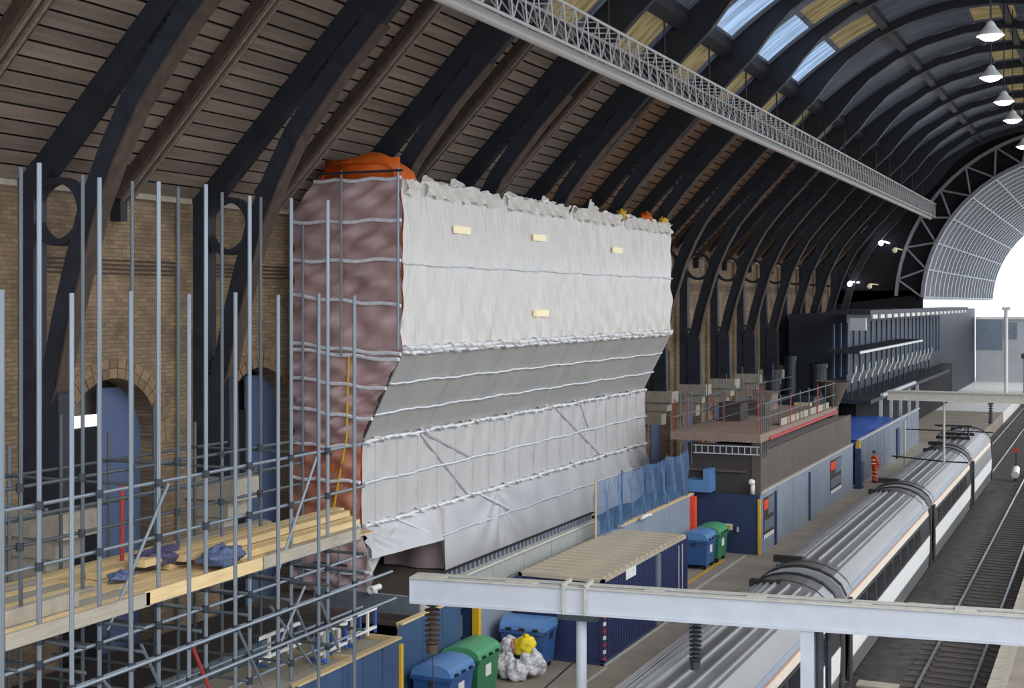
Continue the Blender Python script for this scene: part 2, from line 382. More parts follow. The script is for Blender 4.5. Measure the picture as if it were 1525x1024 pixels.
for n, y in enumerate(RIBS[:-1]):
    nv = 104 if n < 9 else 52
    segs = [('yel' if n < 14 else 'sheet', -15.9, -14.5), ('sheet', -14.5, -14.0), ('lit' if n in (5, 6, 7) else 'sheet', -14.0, -12.2), ('sheet', -12.2, -12.0), ('yel' if n in (6, 7) else 'sheet', -12.0, -10.2), ('sheet', -10.2, -6.5), ('yel' if n > 7 else 'sheet', -6.5, -4.5), ('sheet', -4.5, 1.5)]
    for k, a, b in segs:
        if k == 'sheet': P('roof_sheet', bay_sheet(y, a, b, 0, 4, nv), M_sheetroof, ur, smooth=True)
        else:
            m = M_rooflit if k == 'lit' else M_roofyel
            P('roof_sheet', panel(y, 0, .5, a, b, 0, 40), M_sheetroof, ur, smooth=True)
            P('roof_light', panel(y, .5, .9, a, b, 0, 48), m, ur, smooth=True, label='translucent roof panel letting daylight through')
            P('roof_sheet', panel(y, .9, 1, a, b, 0), M_sheetroof, ur, smooth=True)
for n, y in enumerate(RIBS[:-1]):
    for j in range(6):
        P('roof_light', panel(y, .015, .05, -16.0+.2*j, -16.0+.2*j+.13, .04, 3), M_rooflit, ur)
P('purlin', MB().prism([(-14.45, zr(-14.45)-.05), (-14.05, zr(-14.05)-.05), (-14.05, zr(-14.05)-.5), (-14.45, zr(-14.45)-.4)], 'y', RIBS[0]-6, YEND), M_iron, ur)
P('purlin', MB().prism([(-10.1, zr(-10.1)), (-9.8, zr(-9.8)), (-9.8, zr(-9.8)-.3), (-10.1, zr(-10.1)-.3)], 'y', RIBS[0]-6, YEND), M_iron, ur)
P('purlin', MB().prism([(-5.0, zr(-5)), (-4.7, zr(-5)), (-4.7, zr(-5)-.3), (-5, zr(-5)-.3)], 'y', RIBS[0]-6, YEND), M_iron, ur)

# ------------------------------------------------------------------ ribs
def lerp(a, b, t): return a+(b-a)*t
inner_cl = [(-21.25, 8.3), (-21.13, 8.57), (-20.78, 10.05), (-20.42, 11.26), (-20.03, 12.46), (-19.5, 13.61), (-18.92, 14.64), (-18.22, 15.52), (-17.45, 16.42), (-16.5, 17.38)]
def offset_line(pts, d):
    r = []
    for i, p in enumerate(pts):
        a = pts[max(0, i-1)]; b = pts[min(len(pts)-1, i+1)]; dx, dz = b[0]-a[0], b[1]-a[1]; l = math.hypot(dx, dz); r.append((p[0]+dz/l*d, p[1]-dx/l*d))
    return r
def build_rib(y, label):
    t = T('roof_rib', label, 'roof rib', (-21.2, y, 5.9), group='iron ribs of the train shed')
    h = .17
    P('column', MB().box(-22.05, -21.5, y-.2, y+.2, 5.9, 13.5), M_iron2, t)
    xo = [-22.1, -21, -20, -19, -18, -17, -16.3]
    P('outer_member', MB().band([off(x, .02) for x in xo], [off(x, .56) for x in xo], y-h, y+h), M_iron, t)
    P('inner_member', MB().band(offset_line(inner_cl, -.27), offset_line(inner_cl, .27), y-h*.8, y+h*.8), M_iron2, t)
    P('soffit_flange', MB().band(offset_line(inner_cl, .26), offset_line(inner_cl, .31), y-.22, y+.22), M_raft, t)  # iron flange coloured brown for the light reflected onto its underside
    xu = [-17.4, -16, -15, -14, -13, -12, -10.5, -9, -7, -5, -3, -1, 1.2]
    dp = [1.13, 1.15, 1.15, 1.1, .8, .55, .42, .4, .4, .4, .4, .4, .4]
    P('crown_member', MB().band([off(x, .02) for x in xu], [off(x, d) for x, d in zip(xu, dp)], y-h*.8, y+h*.8), M_iron, t)
    P('ring', MB().ringy(-20.93, 12.37, .75, .61, y-.16, y+.16), M_iron2, t)
    # small round openings where the two members meet: saddle blocks leave holes between them
    w = MB()
    for x0, x1 in ((-18.96, -18.86), (-18.70, -18.65), (-18.53, -18.49), (-18.41, -18.37), (-18.30, -17.5)):
        w.band([off(x0, .5), off(x1, .5)], [off(x0, .85), off(x1, .85)], y-.1, y+.1)
    P('web_block', w, M_iron, t)
    P('foot', MB().prism([(-21.6, 5.9), (-20.75, 5.9), (-20.8, 8.4), (-21.0, 8.75), (-21.6, 8.4)], 'y', y-.2, y+.2), M_iron2, t)
    P('small_ring', MB().ringy(-21.5, 8.78, .2, .12, y-.14, y+.14, 14), M_iron2, t)
    P('corbel', MB().box(WX+.0, -20.35, y-.55, y+.55, 5.35, 5.9).box(WX, -20.65, y-.45, y+.45, 4.9, 5.35).box(WX, -20.95, y-.4, y+.4, 4.2, 4.9), M_stone, t)
    P('strut', MB().band([(-20.6, 13.3), (-19.2, 14.9)], [(-20.45, 13.1), (-19.05, 14.7)], y+.6, y+.75), M_raft, t)
    return t
r0 = build_rib(RIBS[0], 'black iron roof rib partly cut off by the left edge of the photo')
for i, y in enumerate(RIBS[1:]):
    copy_tree(r0, (-21.2, y, 5.9), 0, 'black iron roof rib, %s ring column counted from the left edge of the photo' % ORD[i])
# intermediate rafters
def build_rafter(y, label):
    t = T('rafter', label, 'rafter', (-22, y, 12.3), group='brown rafters halfway between the iron ribs')
    xr_ = [-21.95, -21, -20, -19, -18, -17, -16.1]
    P('beam', MB().band([off(x, .03) for x in xr_], [off(x, .30) for x in xr_], y-.30, y+.30), M_raft, t)
    P('moulding', MB().band([off(x, .30) for x in xr_], [off(x, .38) for x in xr_], y-.16, y-.08).band([off(x, .30) for x in xr_], [off(x, .38) for x in xr_], y+.08, y+.16), M_board, t)
    P('bracket', MB().box(WX+.02, WX+.32, y-.12, y+.12, 12.35, 13.2), M_iron, t)
    return t
f0 = build_rafter(RIBS[0]+BAY/2, 'brown timber rafter at the top left corner of the photo')
for i, y in enumerate(RIBS[1:-1]):
    copy_tree(f0, (-22, y+BAY/2, 12.3), 0, 'brown timber rafter, just right of the %s ring column from the left' % ORD[i])

# ------------------------------------------------------------------ lattice truss
TX, TZ = -14.0, 17.26
TY0, TY1 = 24, 115
tr = T('lattice_truss', 'long pale grey lattice truss hanging under the roof', 'truss', (TX, TY0, TZ))
TB('bottom_chord', (TX, TY0, TZ+.1), (TX, TY1, TZ+.1), .16, M_truss, tr, 12)
TB('top_chord', (TX-.45, TY0, TZ+1.2), (TX-.45, TY1, TZ+1.2), .045, M_truss, tr)
TB('top_chord', (TX+.45, TY0, TZ+1.2), (TX+.45, TY1, TZ+1.2), .045, M_truss, tr)
TB('bottom_rail', (TX+.45, TY0, TZ+.12), (TX+.45, TY1, TZ+.12), .05, M_truss, tr)
rest = MB(); cnt = 0; y = TY0; k = 0
while y < TY1-.9:
    seg = [((TX+.45, y, TZ+.12), (TX+.45, y+.65, TZ+1.2)), ((TX+.45, y+.65, TZ+1.2), (TX+.45, y+.88, TZ+.12)), ((TX, y+.1, TZ+.2), (TX-.45, y+.75, TZ+1.2)), ((TX-.45, y+.44, TZ+1.2), (TX+.45, y+.85, TZ+1.2)), ((TX-.45, y+.44, TZ+1.2), (TX+.45, y+.1, TZ+.12))]
    for a, b in seg:
        if cnt < 300 and y > 26: TB('lacing', a, b, .022, M_truss, tr, 6); cnt += 1
        else: rest.tube(a, b, .022, 5)
    y += .88; k += 1
P('lacing', rest, M_truss, tr, kind='stuff')
for i in range(14):
    y = 38.2+5.5*i
    TB('hanger_rod', (TX, y, TZ+1.2), (TX, y, zr(TX)-.9), .035, M_iron, tr, 6)

# ------------------------------------------------------------------ pendant lamps
def lamp(x, y, z, label):
    t = T('pendant_lamp', label, 'lamp', (x, y, z), group='pendant lamps under the roof crown')
    P('shade', MB().lathe([(.06, .5), (.12, .45), (.2, .3), (.42, .06), (.44, 0)], (x, y, z)), M_wht, t, smooth=True)
    P('bulb', MB().blob((x, y, z+.04), .38, .38, .2, 8, 5, 0, 1, False), M_lamp, t, smooth=True)
    TB('rod', (x, y, z+.45), (x, y, zr(x)+.2), .025, M_iron, t, 6)
for x, y, l in ((-3.81, 47.0, 'pendant lamp highest and nearest in the row under the roof'), (-4.49, 55.7, 'pendant lamp second from the top of the photo'), (-4.52, 62.7, 'pendant lamp third from the top of the photo'), (-4.59, 69.2, 'pendant lamp fourth from the top of the photo'), (-4.78, 81.1, 'pendant lamp lowest in the row, cut by the right edge of the photo')):
    lamp(x, y, 19.2, l)

# ------------------------------------------------------------------ sheeted scaffold (wrapped box)
BX, BY0, BY1 = -18.0, 32.6, 57.1
bx = T('sheeted_scaffold', 'large scaffold wrapped in white plastic sheeting against the wall', 'scaffold', (-19.5, BY0, 0))
def crump(y, z, k=0.):
    return .03*math.sin(11*y+.6*math.sin(3*z+k))*max(0, math.sin(.55*y+k))+.028*math.sin(5.1*y+1.7*math.sin(1.9*z+k))+.025*math.sin(9.7*y+2.3*z+k)*math.sin(3.1*z)+.02*math.sin(17*y+k+3*math.sin(2*z))
def ytop(y): # ragged upper hem
    q = 13.85+.06*math.sin(2.1*y)+.05*math.sin(5.3*y)
    for c0 in (33.55, 39.1, 45.1, 50.6):
        q -= .28*math.exp(-((y-c0)/.22)**2)
    return q
def fsheet(y0, y1, xa, za, xb, zb, nu, nv, k, amp=1., hem=False, pleat=0.):
    def fn(u, v):
        y = lerp(y0, y1, u); z = lerp(za, zb, v); x = lerp(xa, xb, v)
        if hem and v > .93: z = lerp(z, ytop(y), (v-.93)/.07)
        d = crump(y, z, k)*amp*min(1, 4*v, 4*(1-v)+.25)
        if pleat: d += pleat*(abs(math.sin(3.1*y+.5*math.sin(1.3*y)))**6)*(1-v)*min(1, 5*v+.2)*(.35+.65*min(1, max(0, (y-40)/8)))
        return (x+d, y, z)
    return MB().grid(fn, nu, nv)
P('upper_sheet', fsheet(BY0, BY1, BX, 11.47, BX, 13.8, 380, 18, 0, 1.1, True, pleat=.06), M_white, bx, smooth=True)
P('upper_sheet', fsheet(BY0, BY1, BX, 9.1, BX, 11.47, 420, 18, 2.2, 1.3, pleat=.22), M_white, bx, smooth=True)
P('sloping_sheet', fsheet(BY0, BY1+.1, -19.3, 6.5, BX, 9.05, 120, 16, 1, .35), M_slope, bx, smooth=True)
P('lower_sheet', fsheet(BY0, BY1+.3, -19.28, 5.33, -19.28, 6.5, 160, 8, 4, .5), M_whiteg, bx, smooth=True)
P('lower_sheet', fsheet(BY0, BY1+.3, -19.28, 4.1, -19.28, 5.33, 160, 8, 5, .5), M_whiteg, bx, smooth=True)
def skirt(u, v):
    y = lerp(BY0, BY1+.3, u)
    zbt = lerp(3.25, 3.05, u/.19) if u < .18 else 2.12-.25*u+.05*math.sin(y*1.7)
    z = lerp(zbt, 4.1, v); x = -19.28+.34*(1-v)
    rad = .08*math.sin(18*math.atan2(4.1-z+.02, y-BY0+.3))*math.exp(-(y-BY0)/2.0)+.07*math.sin(14*math.atan2(4.2-z, abs(y-41.5)+.4))*math.exp(-abs(y-42)/2.2)+.09*math.sin(5*y+5*z)*max(0, (u-.72)/.28)
    return (x+rad*math.sin(math.pi*v)+.02*math.sin(3*y), y, z)
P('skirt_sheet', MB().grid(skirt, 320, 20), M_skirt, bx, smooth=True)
def line_on(fx, z, zz=.05, r=.045, k=0, y0=BY0, y1=BY1, n=70):
    return [(fx+.05+.012*math.sin(i*1.9+k), lerp(y0, y1, i/n), z+.018*math.sin(i*.7+k)+.012*math.sin(i*2.3+k)) for i in range(n+1)]
for i, (x, z, r) in enumerate(((BX, 11.47, .03), (BX, 9.12, .06), (BX-.02, 9.0, .05), (-18.45, 8.14, .03), (-18.9, 7.28, .03), (-19.25, 6.5, .05), (-19.25, 5.33, .03), (-19.25, 4.12, .055), (-19.08, 3.2, .022))):
    P('batten', MB().path(line_on(x, z, r=r, k=i, y1=BY1+(.2 if x < -18.5 else 0)), r, 6), M_tape, bx)
# crumpled turn-over along the top hem and the 9 m seam
def hemf(y0, y1, x, z, h, k):
    return MB().grid(lambda u, v: (x+.09+.08*math.sin(9*lerp(y0, y1, u)+k+6*v)+.04*math.sin(23*u*(y1-y0)+9*v), lerp(y0, y1, u), z-h/2+h*v+.05*math.sin(7*lerp(y0, y1, u)+k)), int((y1-y0)*14), 6)
for i, (a, b) in enumerate(((32.7, 33.4), (33.9, 38.9), (39.4, 44.8), (45.4, 50.3), (50.9, 56.9))):
    P('top_hem', hemf(a, b, BX, 13.62, .42, i), M_white, bx, smooth=True)
for i, (a, b, h) in enumerate(((34.2, 35.6, .25), (36.0, 37.9, .3), (40, 42.0, .22), (43.0, 44.2, .3), (47.6, 48.5, .5), (52, 54, .2))):
    P('loose_flap', MB().grid(lambda u, v: (BX-.3+.35*v*.3+.05*math.sin(20*u), lerp(a, b, u), 13.8+h*v*(1-.6*u)+.05*math.sin(9*u)), 14, 4), M_white, bx, smooth=True)
P('seam_fold', hemf(BY0, BY1, BX-.03, 9.08, .2, 5), M_white, bx, smooth=True)
P('seam_fold', hemf(BY0, BY1, -19.3, 6.5, .12, 7), M_white, bx, smooth=True)
P('seam_fold', hemf(BY0, BY1, -19.3, 4.12, .12, 3), M_white, bx, smooth=True)
# ghosted uprights showing through the lower sheet and diagonal ties across it
for i in range(19):
    y = 33.3+1.27*i
    TB('standard', (-19.285, y, 4.2), (-19.285, y, 6.45), .03, M_ghost, bx, 6)
for i in range(8):
    y = 33.6+2.9*i
    TB('raker', (BX-.03, y, 9.0), (-19.30, y-.05, 6.55), .025, M_ghost2, bx, 6)
for (y0, z0, y1, z1) in ((36.0, 6.4, 39.2, 4.2), (36.3, 6.4, 39.6, 5.3), (46.8, 6.4, 51.5, 4.2), (49.3, 6.4, 50.2, 5.4)):
    TB('brace', (-19.27, y0, z0), (-19.27, y1, z1), .045, M_ghost, bx, 6)
for (y0, z0, y1, z1) in ((40.1, 4.05, 42.2, 3.28), (34.5, 4.05, 36.2, 3.4)):
    TB('brace', (-19.22, y0, z0), (-19.04, y1, z1), .03, M_tape, bx, 6)
# emissive patches on the sheet face stand for the glow of lamps behind it
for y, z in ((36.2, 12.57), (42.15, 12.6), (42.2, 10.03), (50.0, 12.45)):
    P('glow_patch', MB().box(BX+.04, BX+(.075 if z > 11 else .16), y-.55, y+.55, z-.11, z+.11), M_warm, bx, label='cream glow patch set on the sheet for a site lamp behind it')
# end face: clear sheet over rust-coloured netting
endp = [(-21.55, 12.9), (-20.9, 13.85), (BX, 13.85), (BX, 9.05), (-19.3, 6.5), (-19.3, 4.1), (-19.15, 2.2), (-21.5, 2.2)]
def xl(z): return -21.55 if z < 12.9 else lerp(-21.55, -20.6, (z-12.9)/1.2)
def xr2(z):
    if z > 9.05: return BX
    if z > 6.5: return lerp(-19.3, BX, (z-6.5)/2.55)
    return -19.3 if z > 4.1 else lerp(-18.75, -19.3, (z-2.2)/1.9)
def endsheet(z0, z1, k):
    return MB().grid(lambda u, v: (lerp(xl(lerp(z0, z1, v)), xr2(lerp(z0, z1, v)), u), BY0-.02-.10*math.sin(math.pi*v)*(.6+.4*math.sin(3*u+k))+.07*math.sin(13*(u+.6*v)+k)*math.sin(math.pi*v)+.05*math.sin(17*(u-.7*v)+2*k)*math.sin(math.pi*v)+.04*math.sin(23*u-9*v+k), lerp(z0, z1, v)), 40, 14)
zb = [2.2, 2.84, 4.16, 5.39, 6.43, 7.28, 8.13, 9.1, 10.46, 11.59, 12.69, 13.84]
for i in range(len(zb)-1):
    P('end_sheet', endsheet(zb[i], zb[i+1], i*1.3), M_clearo if 2 <= i <= 3 else M_clear, bx, smooth=True)
for i, z in enumerate(zb[1:]+[8.94]):
    sag = .05 if z not in (9.1, 10.46, 8.13) else .0
    a, b = xl(z), xr2(z)
    pts = [(lerp(a, b, j/12), BY0-.10, z+.03*math.sin(j*1.3+i)-.10*math.sin(math.pi*j/12)*(1 if z == 6.43 else .25)-(.28*(j/12-.5) if 7 < z < 11 else 0)) for j in range(13)]
    P('batten', MB().path(pts, .055, 6), M_tape, bx)
net = [(xl(z)+.1, z) for z in (2.9, 12.9)]+[(-20.8, 14.0), (BX-.1, 14.0), (BX-.1, 9.15), (-19.4, 6.5), (-19.4, 2.9)]
P('debris_netting', MB().prism(net, 'y', BY0+.16, BY0+.20), M_net, bx, label='rust-red netting behind the clear end sheet')
for x0, x1, za, zc in ((-20.3, -19.5, 4.2, 6.3), (-21.4, -20.9, 4.3, 6.4), (-20.7, -20.4, 4.3, 6.2), (-19.9, -19.55, 4.3, 5.3), (-20.2, -19.8, 6.6, 8.9)):
    P('orange_strip', MB().grid(lambda u, v: (lerp(x0, x1, u)+.2*v, BY0+.06+.04*math.sin(6*u), lerp(za, zc, v)), 6, 6), M_orange, bx, smooth=True)
TB('ratchet_strap', (-20.35, BY0-.12, 3.6), (-19.72, BY0-.12, 6.6), .03, M_yel, bx, 6)
TB('ratchet_strap', (-19.72, BY0-.12, 6.6), (-19.65, BY0-.12, 8.9), .03, M_yel, bx, 6)
for x, za, zc in ((-20.25, 2.4, 12.7), (-21.1, 2.4, 12.6), (-20.6, 2.2, 10.6), (-19.83, 8.9, 14.1), (BX-.02, 9.1, 14.1), (-19.9, 2.1, 3.9)):
    TB('standard', (x, BY0-.22, za), (x, BY0-.22, zc), .036, M_tube, bx)
TB('ledger', (-20.6, BY0-.25, 14.02), (BX+.15, BY0-.25, 14.02), .035, M_coup, bx)
TB('ledger', (-20.7, BY0-.3, 3.05), (-19.6, BY0-.3, 3.05), .03, M_coup, bx)
for z in (9.0, 7.0): TB('brace', (BX-.1, BY0+.05, 8.9), (-19.25, BY0+.02, 6.6), .035, M_tubed, bx)
# orange tarpaulin hood at the near top corner, orange and yellow scraps at the far end
def hood(u, v):
    x = lerp(-20.55, -18.2, u); e = math.sin(math.pi*min(1, max(0, u)))**.35
    z = 13.85+.78*e*math.sin(math.pi*(.12+.76*v))**.5+.04*math.sin(9*u+5*v); y = lerp(BY0-.1, BY0+1.2, v)
    return (x, y, z)
P('orange_hood', MB().grid(hood, 30, 16).box(-20.5, -18.1, BY0, BY0+.05, 13.85, 14.42), M_orange, bx, smooth=True, label='orange tarpaulin hood on the near top corner')
P('orange_scrap', MB().blob((BX-.3, 54.6, 13.95), .25, .5, .28, 8, 6, .3, 4), M_orange, bx, smooth=True)
for y in (50.9, 56.3): P('yellow_scrap', MB().blob((BX-.1, y, 13.9), .18, .35, .22, 8, 6, .3, int(y)), M_yel, bx, smooth=True)
# hanging return sheets under the skirt near the near end
P('hanging_sheet', MB().grid(lambda u, v: (-21.2+2.1*u, 37.2+.1*math.sin(8*u), 2.1+lerp(0, 1.9, v)), 10, 8), M_clear, bx, smooth=True)
P('hanging_sheet', MB().grid(lambda u, v: (-19.15+.05*math.sin(9*u)-.25*u*(1-v), BY0+.05+1.6*u*v, 2.15+lerp(0, 1.7, v)), 10, 10), M_whiteg, bx, smooth=True)
P('back_boarding', MB().box(-21.5, -19.6, 40, 40.1, 2.6, 4.0), M_brown, bx)
P('shade_strip', MB().box(BX-.16, BX-.12, BY0+.3, BY1-.2, 9.2, 10.0), M_brownd, bx)  # added dark strip behind the sheet, darkens the band in front of it
P('work_deck', MB().box(-21.5, -19.4, BY0+.5, BY1, 4.0, 4.08).box(-21.5, BX-.2, BY0+.5, BY1, 9.3, 9.38), M_timberg, bx)

# plank end, yellow bundle
pe = T('scaffold_plank', 'pale plank projecting from the far end of the wrapped scaffold', 'plank', (-19.5, 58, 8.6))
P('board', MB().box(-19.9, -19.6, 57.3, 61.5, 8.6, 8.65), M_wht, pe); TB('support', (-19.75, 57.3, 7.7), (-19.75, 59.5, 8.58), .03, M_tubed, pe)
one('work_bundle', MB().blob((-19.75, 60.6, 8.95), .16, .22, .36, 8, 6, .25, 3), M_bagy, 'small yellow bundle standing on the projecting plank', 'bundle', smooth=True)

# ------------------------------------------------------------------ low canopy in front of the wrapped scaffold
M_fasc = mat('fascia_grey', (158, 160, 156), .55, var=.08)
cp = T('platform_canopy', 'grey flat-roofed canopy with panelled fascia below the white sheeting', 'canopy', (-17, 30, 2.3))
P('roof_deck', MB().box(-21.9, -16.5, 30.7, 46, 1.95, 2.05), M_brown, cp); P('roof_deck', MB().box(-21.9, -18.1, 13, 30.6, 1.95, 2.05), M_brownd, cp)
for i in range(6):
    y = 30.7+2.2*i
    P('fascia_panel', MB().box(-16.5, -16.4, y, y+2.17, 2.30, 2.78), M_fasc, cp)
    P('fascia_panel', MB().box(-18.1, -18.0, 13+2.2*i, 13+2.2*i+2.17, 2.0, 2.55), M_fence, cp)
P('return_fascia', MB().box(-19.6, -16.4, 30.6, 30.7, 2.30, 2.78), M_fence, cp)
P('gutter', MB().box(-16.75, -16.5, 30.7, 44, 2.78, 2.84), M_greytop, cp)
for i in range(44):
    y = 31.2+.29*i
    P('rail_bracket', MB().box(-16.72, -16.66, y, y+.1, 2.84, 3.04), M_bluegrey, cp)
P('top_rail', MB().box(-16.74, -16.64, 31, 44, 3.04, 3.08), M_dark, cp)
one('vent_pipe', MB().tube((-17.75, 30.9, 2.9), (-17.75, 30.45, 2.9), .08, 12).ringy(-17.75, 2.9, .11, .06, 30.42, 30.46, 14).box(-17.8, -17.7, 30.6, 30.7, 2.77, 2.88), M_wht, 'short white pipe end on the canopy corner', 'pipe')

# ------------------------------------------------------------------ tube scaffold on the left
sc = T('tube_scaffold', 'open scaffold of galvanised tubes with timber deck on the left', 'scaffold', (-17, 20, 0))
GY = [13.8, 15.3, 16.78, 18.2, 19.77, 21.17, 22.6, 24.1, 25.55]
for i, y in enumerate(GY):
    TB('standard', (-16, y, 0), (-16, y, 12.55+.06*(i % 3)), .042, M_tube, sc)
    TB('standard', (-15.3, y-.02, 0), (-15.3, y-.02, 10.55+.04*(i % 2)), .040, M_tube, sc)
    TB('standard', (-17.8, y+.02, 0), (-17.8, y+.02, 12.8), .038, M_tubed, sc)
    TB('standard', (-19.7, y+.1, 0), (-19.7, y+.1, 7.6+.5*(i % 2)), .038, M_tubed, sc)
    for z in (4.86, 4.45, 3.2): TB('transom', (-15.1, y+.07, z), (-19.9, y+.07, z), .032, M_tubed, sc)
    if i % 2 == 0: TB('transom', (-15.9, y+.07, 7.02), (-19.9, y+.07, 7.02), .03, M_tubed, sc)
LY0, LY1 = 12.5, 27.3
for x, zs in ((-16.06, (7.1, 6.1, 4.9, 4.5, 3.9, 3.3, 2.75)), (-15.24, (4.2, 3.55)), (-17.86, (7.1, 6.55, 6.05, 4.9)), (-19.76, (7.0, 6.1, 4.9))):
    for z in zs: TB('ledger', (x, LY0, z), (x, LY1-.4*random.random(), z), .034, M_tube if x > -17 else M_tubed, sc)
cm = MB().tube((0, 0, -.07), (0, 0, .07), .068, 8).mesh('coupler', M_coup)
for y in GY:
    for x, zs in ((-16, (7.1, 6.1, 4.9, 4.5, 3.9, 3.3, 2.75)), (-17.8, (7.1, 6.05)), (-15.3, (4.2, 3.55))):
        for z in zs:
            o = bpy.data.objects.new('coupler', cm); COL.objects.link(o); o.parent = sc; o.location = Vector((x, y, z))-ORG[sc.name]
for a, b in (((19.95, 7.06), (18.31, 4.73)), ((24.98, 7.03), (23.39, 4.64)), ((19.19, 4.28), (19.69, 3.43)), ((22.02, 4.02), (22.96, 2.58)), ((23.22, 4.13), (24.82, 2.49)), ((18.2, 3.9), (19.0, 3.0)), ((23.5, 3.2), (24.5, 4.3)), ((24.1, 4.0), (25.1, 2.4)), ((18.4, 3.2), (17.8, 2.5)), ((24.9, 4.2), (25.9, 2.6))):
    TB('brace', (-15.92, a[0], a[1]), (-15.92, b[0], b[1]), .03, M_tube, sc)
TB('brace', (-15.92, 20.6, 4.0), (-15.92, 21.15, 3.0), .034, M_red, sc)
# deck boards, toe boards
dk = MB().box(-.11, .11, 0, 3.85, 0, .04).mesh('deck_board', M_timberg); dk2 = MB().box(-.11, .11, 0, 3.85, 0, .04).mesh('deck_board', M_timber)
for r in range(15):
    for k in range(4):
        o = bpy.data.objects.new('deck_board', dk2 if (r+k) % 3 == 0 or k == 2 else dk); COL.objects.link(o); o.parent = sc
        o.location = Vector((-16.2-.232*r, 12.2+3.9*k+.15*(r % 3), 4.94+.01*(r % 2)))-ORG[sc.name]
for ya, yb, z0, m in ((12.5, 15.9, 4.93, M_timberg), (15.95, 19.4, 4.93, M_timberg), (19.3, 22.9, 4.95, M_timber), (22.95, 26.8, 4.95, M_timberg)):
    P('toe_board', MB().box(-15.93, -15.89, ya, yb, z0, z0+.25), m, sc)
P('toe_board', MB().box(-16.85, -16.81, 12.5, 18.6, 5.0, 5.27), M_stone, sc)
# stacked timbers, each a thing
for i, (x, z, ya, yb, l) in enumerate(((-16.9, 5.0, 22.8, 28.2, 'new timber plank lowest in front of the stack on the scaffold deck'), (-17.25, 5.0, 22.6, 28.6, 'new timber plank second from the front of the deck stack'), (-17.6, 5.0, 21.9, 28.9, 'new timber plank third from the front of the deck stack'), (-17.3, 5.16, 22.0, 28.4, 'new timber plank on top of the front of the stack'), (-17.65, 5.16, 21.2, 28.7, 'new timber plank on top of the rear of the stack'), (-18.2, 5.0, 20.5, 29, 'new timber plank rearmost on the scaffold deck by the wall'))):
    one('timber_plank', MB().box(x-.15, x+.15, ya, yb, z, z+.14), M_timber, l, 'plank', 'timber planks stacked on the scaffold deck')
for x, y, m, l in ((-17.75, 22.0, M_purple, 'heap of purple sacking on the scaffold deck'), (-16.7, 22.6, M_bluesack, 'blue and purple sack bundle near the deck edge'), (-17.55, 20.6, M_bluesack, 'small blue scrap of sheeting on the scaffold deck')):
    k = .5 if 'small' in l else 1
    one('sack_bundle', MB().blob((x, y, 5.0+.2*k), .35*k, .62*k, .2*k, 12, 8, .35, int(y*7)), m, l, 'sack', smooth=True)
TB('red_standard', (-19.0, 22.3, 5.0), (-19.0, 22.3, 6.6), .045, M_red, sc)

# plastic barriers and low boarded box beneath the scaffold
def barrier(y0, y1, x, z, label, m):
    t = T('step_barrier', label, 'barrier', (x, (y0+y1)/2, z), group='blue and white barrier frames')
    for zz in (z+.1, z+.55): P('rail', MB().box(x-.03, x+.03, y0, y1, zz, zz+.07), M_wht, t)
    for k in range(5):
        yy = lerp(y0, y1-.07, k/4); P('post', MB().box(x-.025, x+.025, yy, yy+.07, z, z+.62), M_wht if k % 2 else m, t)
    P('foot', MB().box(x-.2, x+.2, y0+.05, y0+.15, z-.02, z+.05), m, t)
bd = T('boarded_floor', 'low timber-edged boarded platform under the scaffold', 'platform', (-16.3, 26, 0))
P('top', MB().box(-17.6, -15.62, 22.5, 28.0, 2.3, 2.36), M_timberg, bd)
P('leg', MB().box(-17.5, -17.3, 23, 23.2, 0, 2.3).box(-17.5, -17.3, 27.5, 27.7, 0, 2.3).box(-15.9, -15.7, 23, 23.2, 0, 2.3).box(-15.9, -15.7, 27.5, 27.7, 0, 2.3), M_timberg, bd)
barrier(23.6, 25.2, -16.5, 2.72, 'blue and white barrier frame leftmost under the scaffold', M_hoard)
barrier(25.3, 26.6, -16.15, 2.45, 'blue and white barrier frame above the blue hoarding corner', M_blue)
barrier(26.7, 28.2, -16.3, 2.45, 'blue and white barrier frame nearest the canopy corner', M_blue)

# ------------------------------------------------------------------ hoardings on the platform
def hoarding(name, label, x, y0, y1, h, m, n, cap=True, t=.08):
    o = T(name, label, 'hoarding', (x, (y0+y1)/2, 0)); w = (y1-y0)/n
    for i in range(n): P('panel', MB().box(x-t, x, y0+i*w+.012, y0+(i+1)*w-.012, 0, h), m, o)
    P('stud_rail', MB().box(x-t-.06, x-t, y0, y1, h-.12, h), M_timber, o)
    if cap: P('cap', MB().box(x-t-.08, x+.03, y0, y1, h, h+.05), M_timber, o)
    return o
h1 = hoarding('blue_hoarding', 'blue boarded hoarding with timber cap at the bottom of the photo', -15.5, 23.6, 28.0, 2.42, M_hoard, 5)
P('corner_strip', MB().box(-15.56, -15.44, 27.9, 28.02, 0, 2.3), M_yel, h1, label='yellow corner strip')
P('cross_stud', MB().box(-17.4, -15.55, 27.9, 28.0, 2.36, 2.46), M_timber, h1); P('cross_stud', MB().box(-17.4, -15.62, 26.0, 26.1, 2.36, 2.46), M_timber, h1)
h2 = hoarding('blue_hoarding', 'light blue hoarding panel behind the green bin', -16.2, 29.3, 32.6, 2.38, M_hoard, 3)
P('angled_panel', MB().poly([(-15.6, 28.1, 2.42), (-16.2, 29.3, 2.38), (-16.2, 29.3, 0), (-15.6, 28.1, 0), (-15.66, 28.06, 2.42), (-16.26, 29.26, 2.38), (-16.26, 29.26, 0), (-15.66, 28.06, 0)], [(0, 1, 2, 3), (4, 7, 6, 5), (0, 4, 5, 1), (1, 5, 6, 2), (2, 6, 7, 3), (3, 7, 4, 0)]), M_hoard, h2)
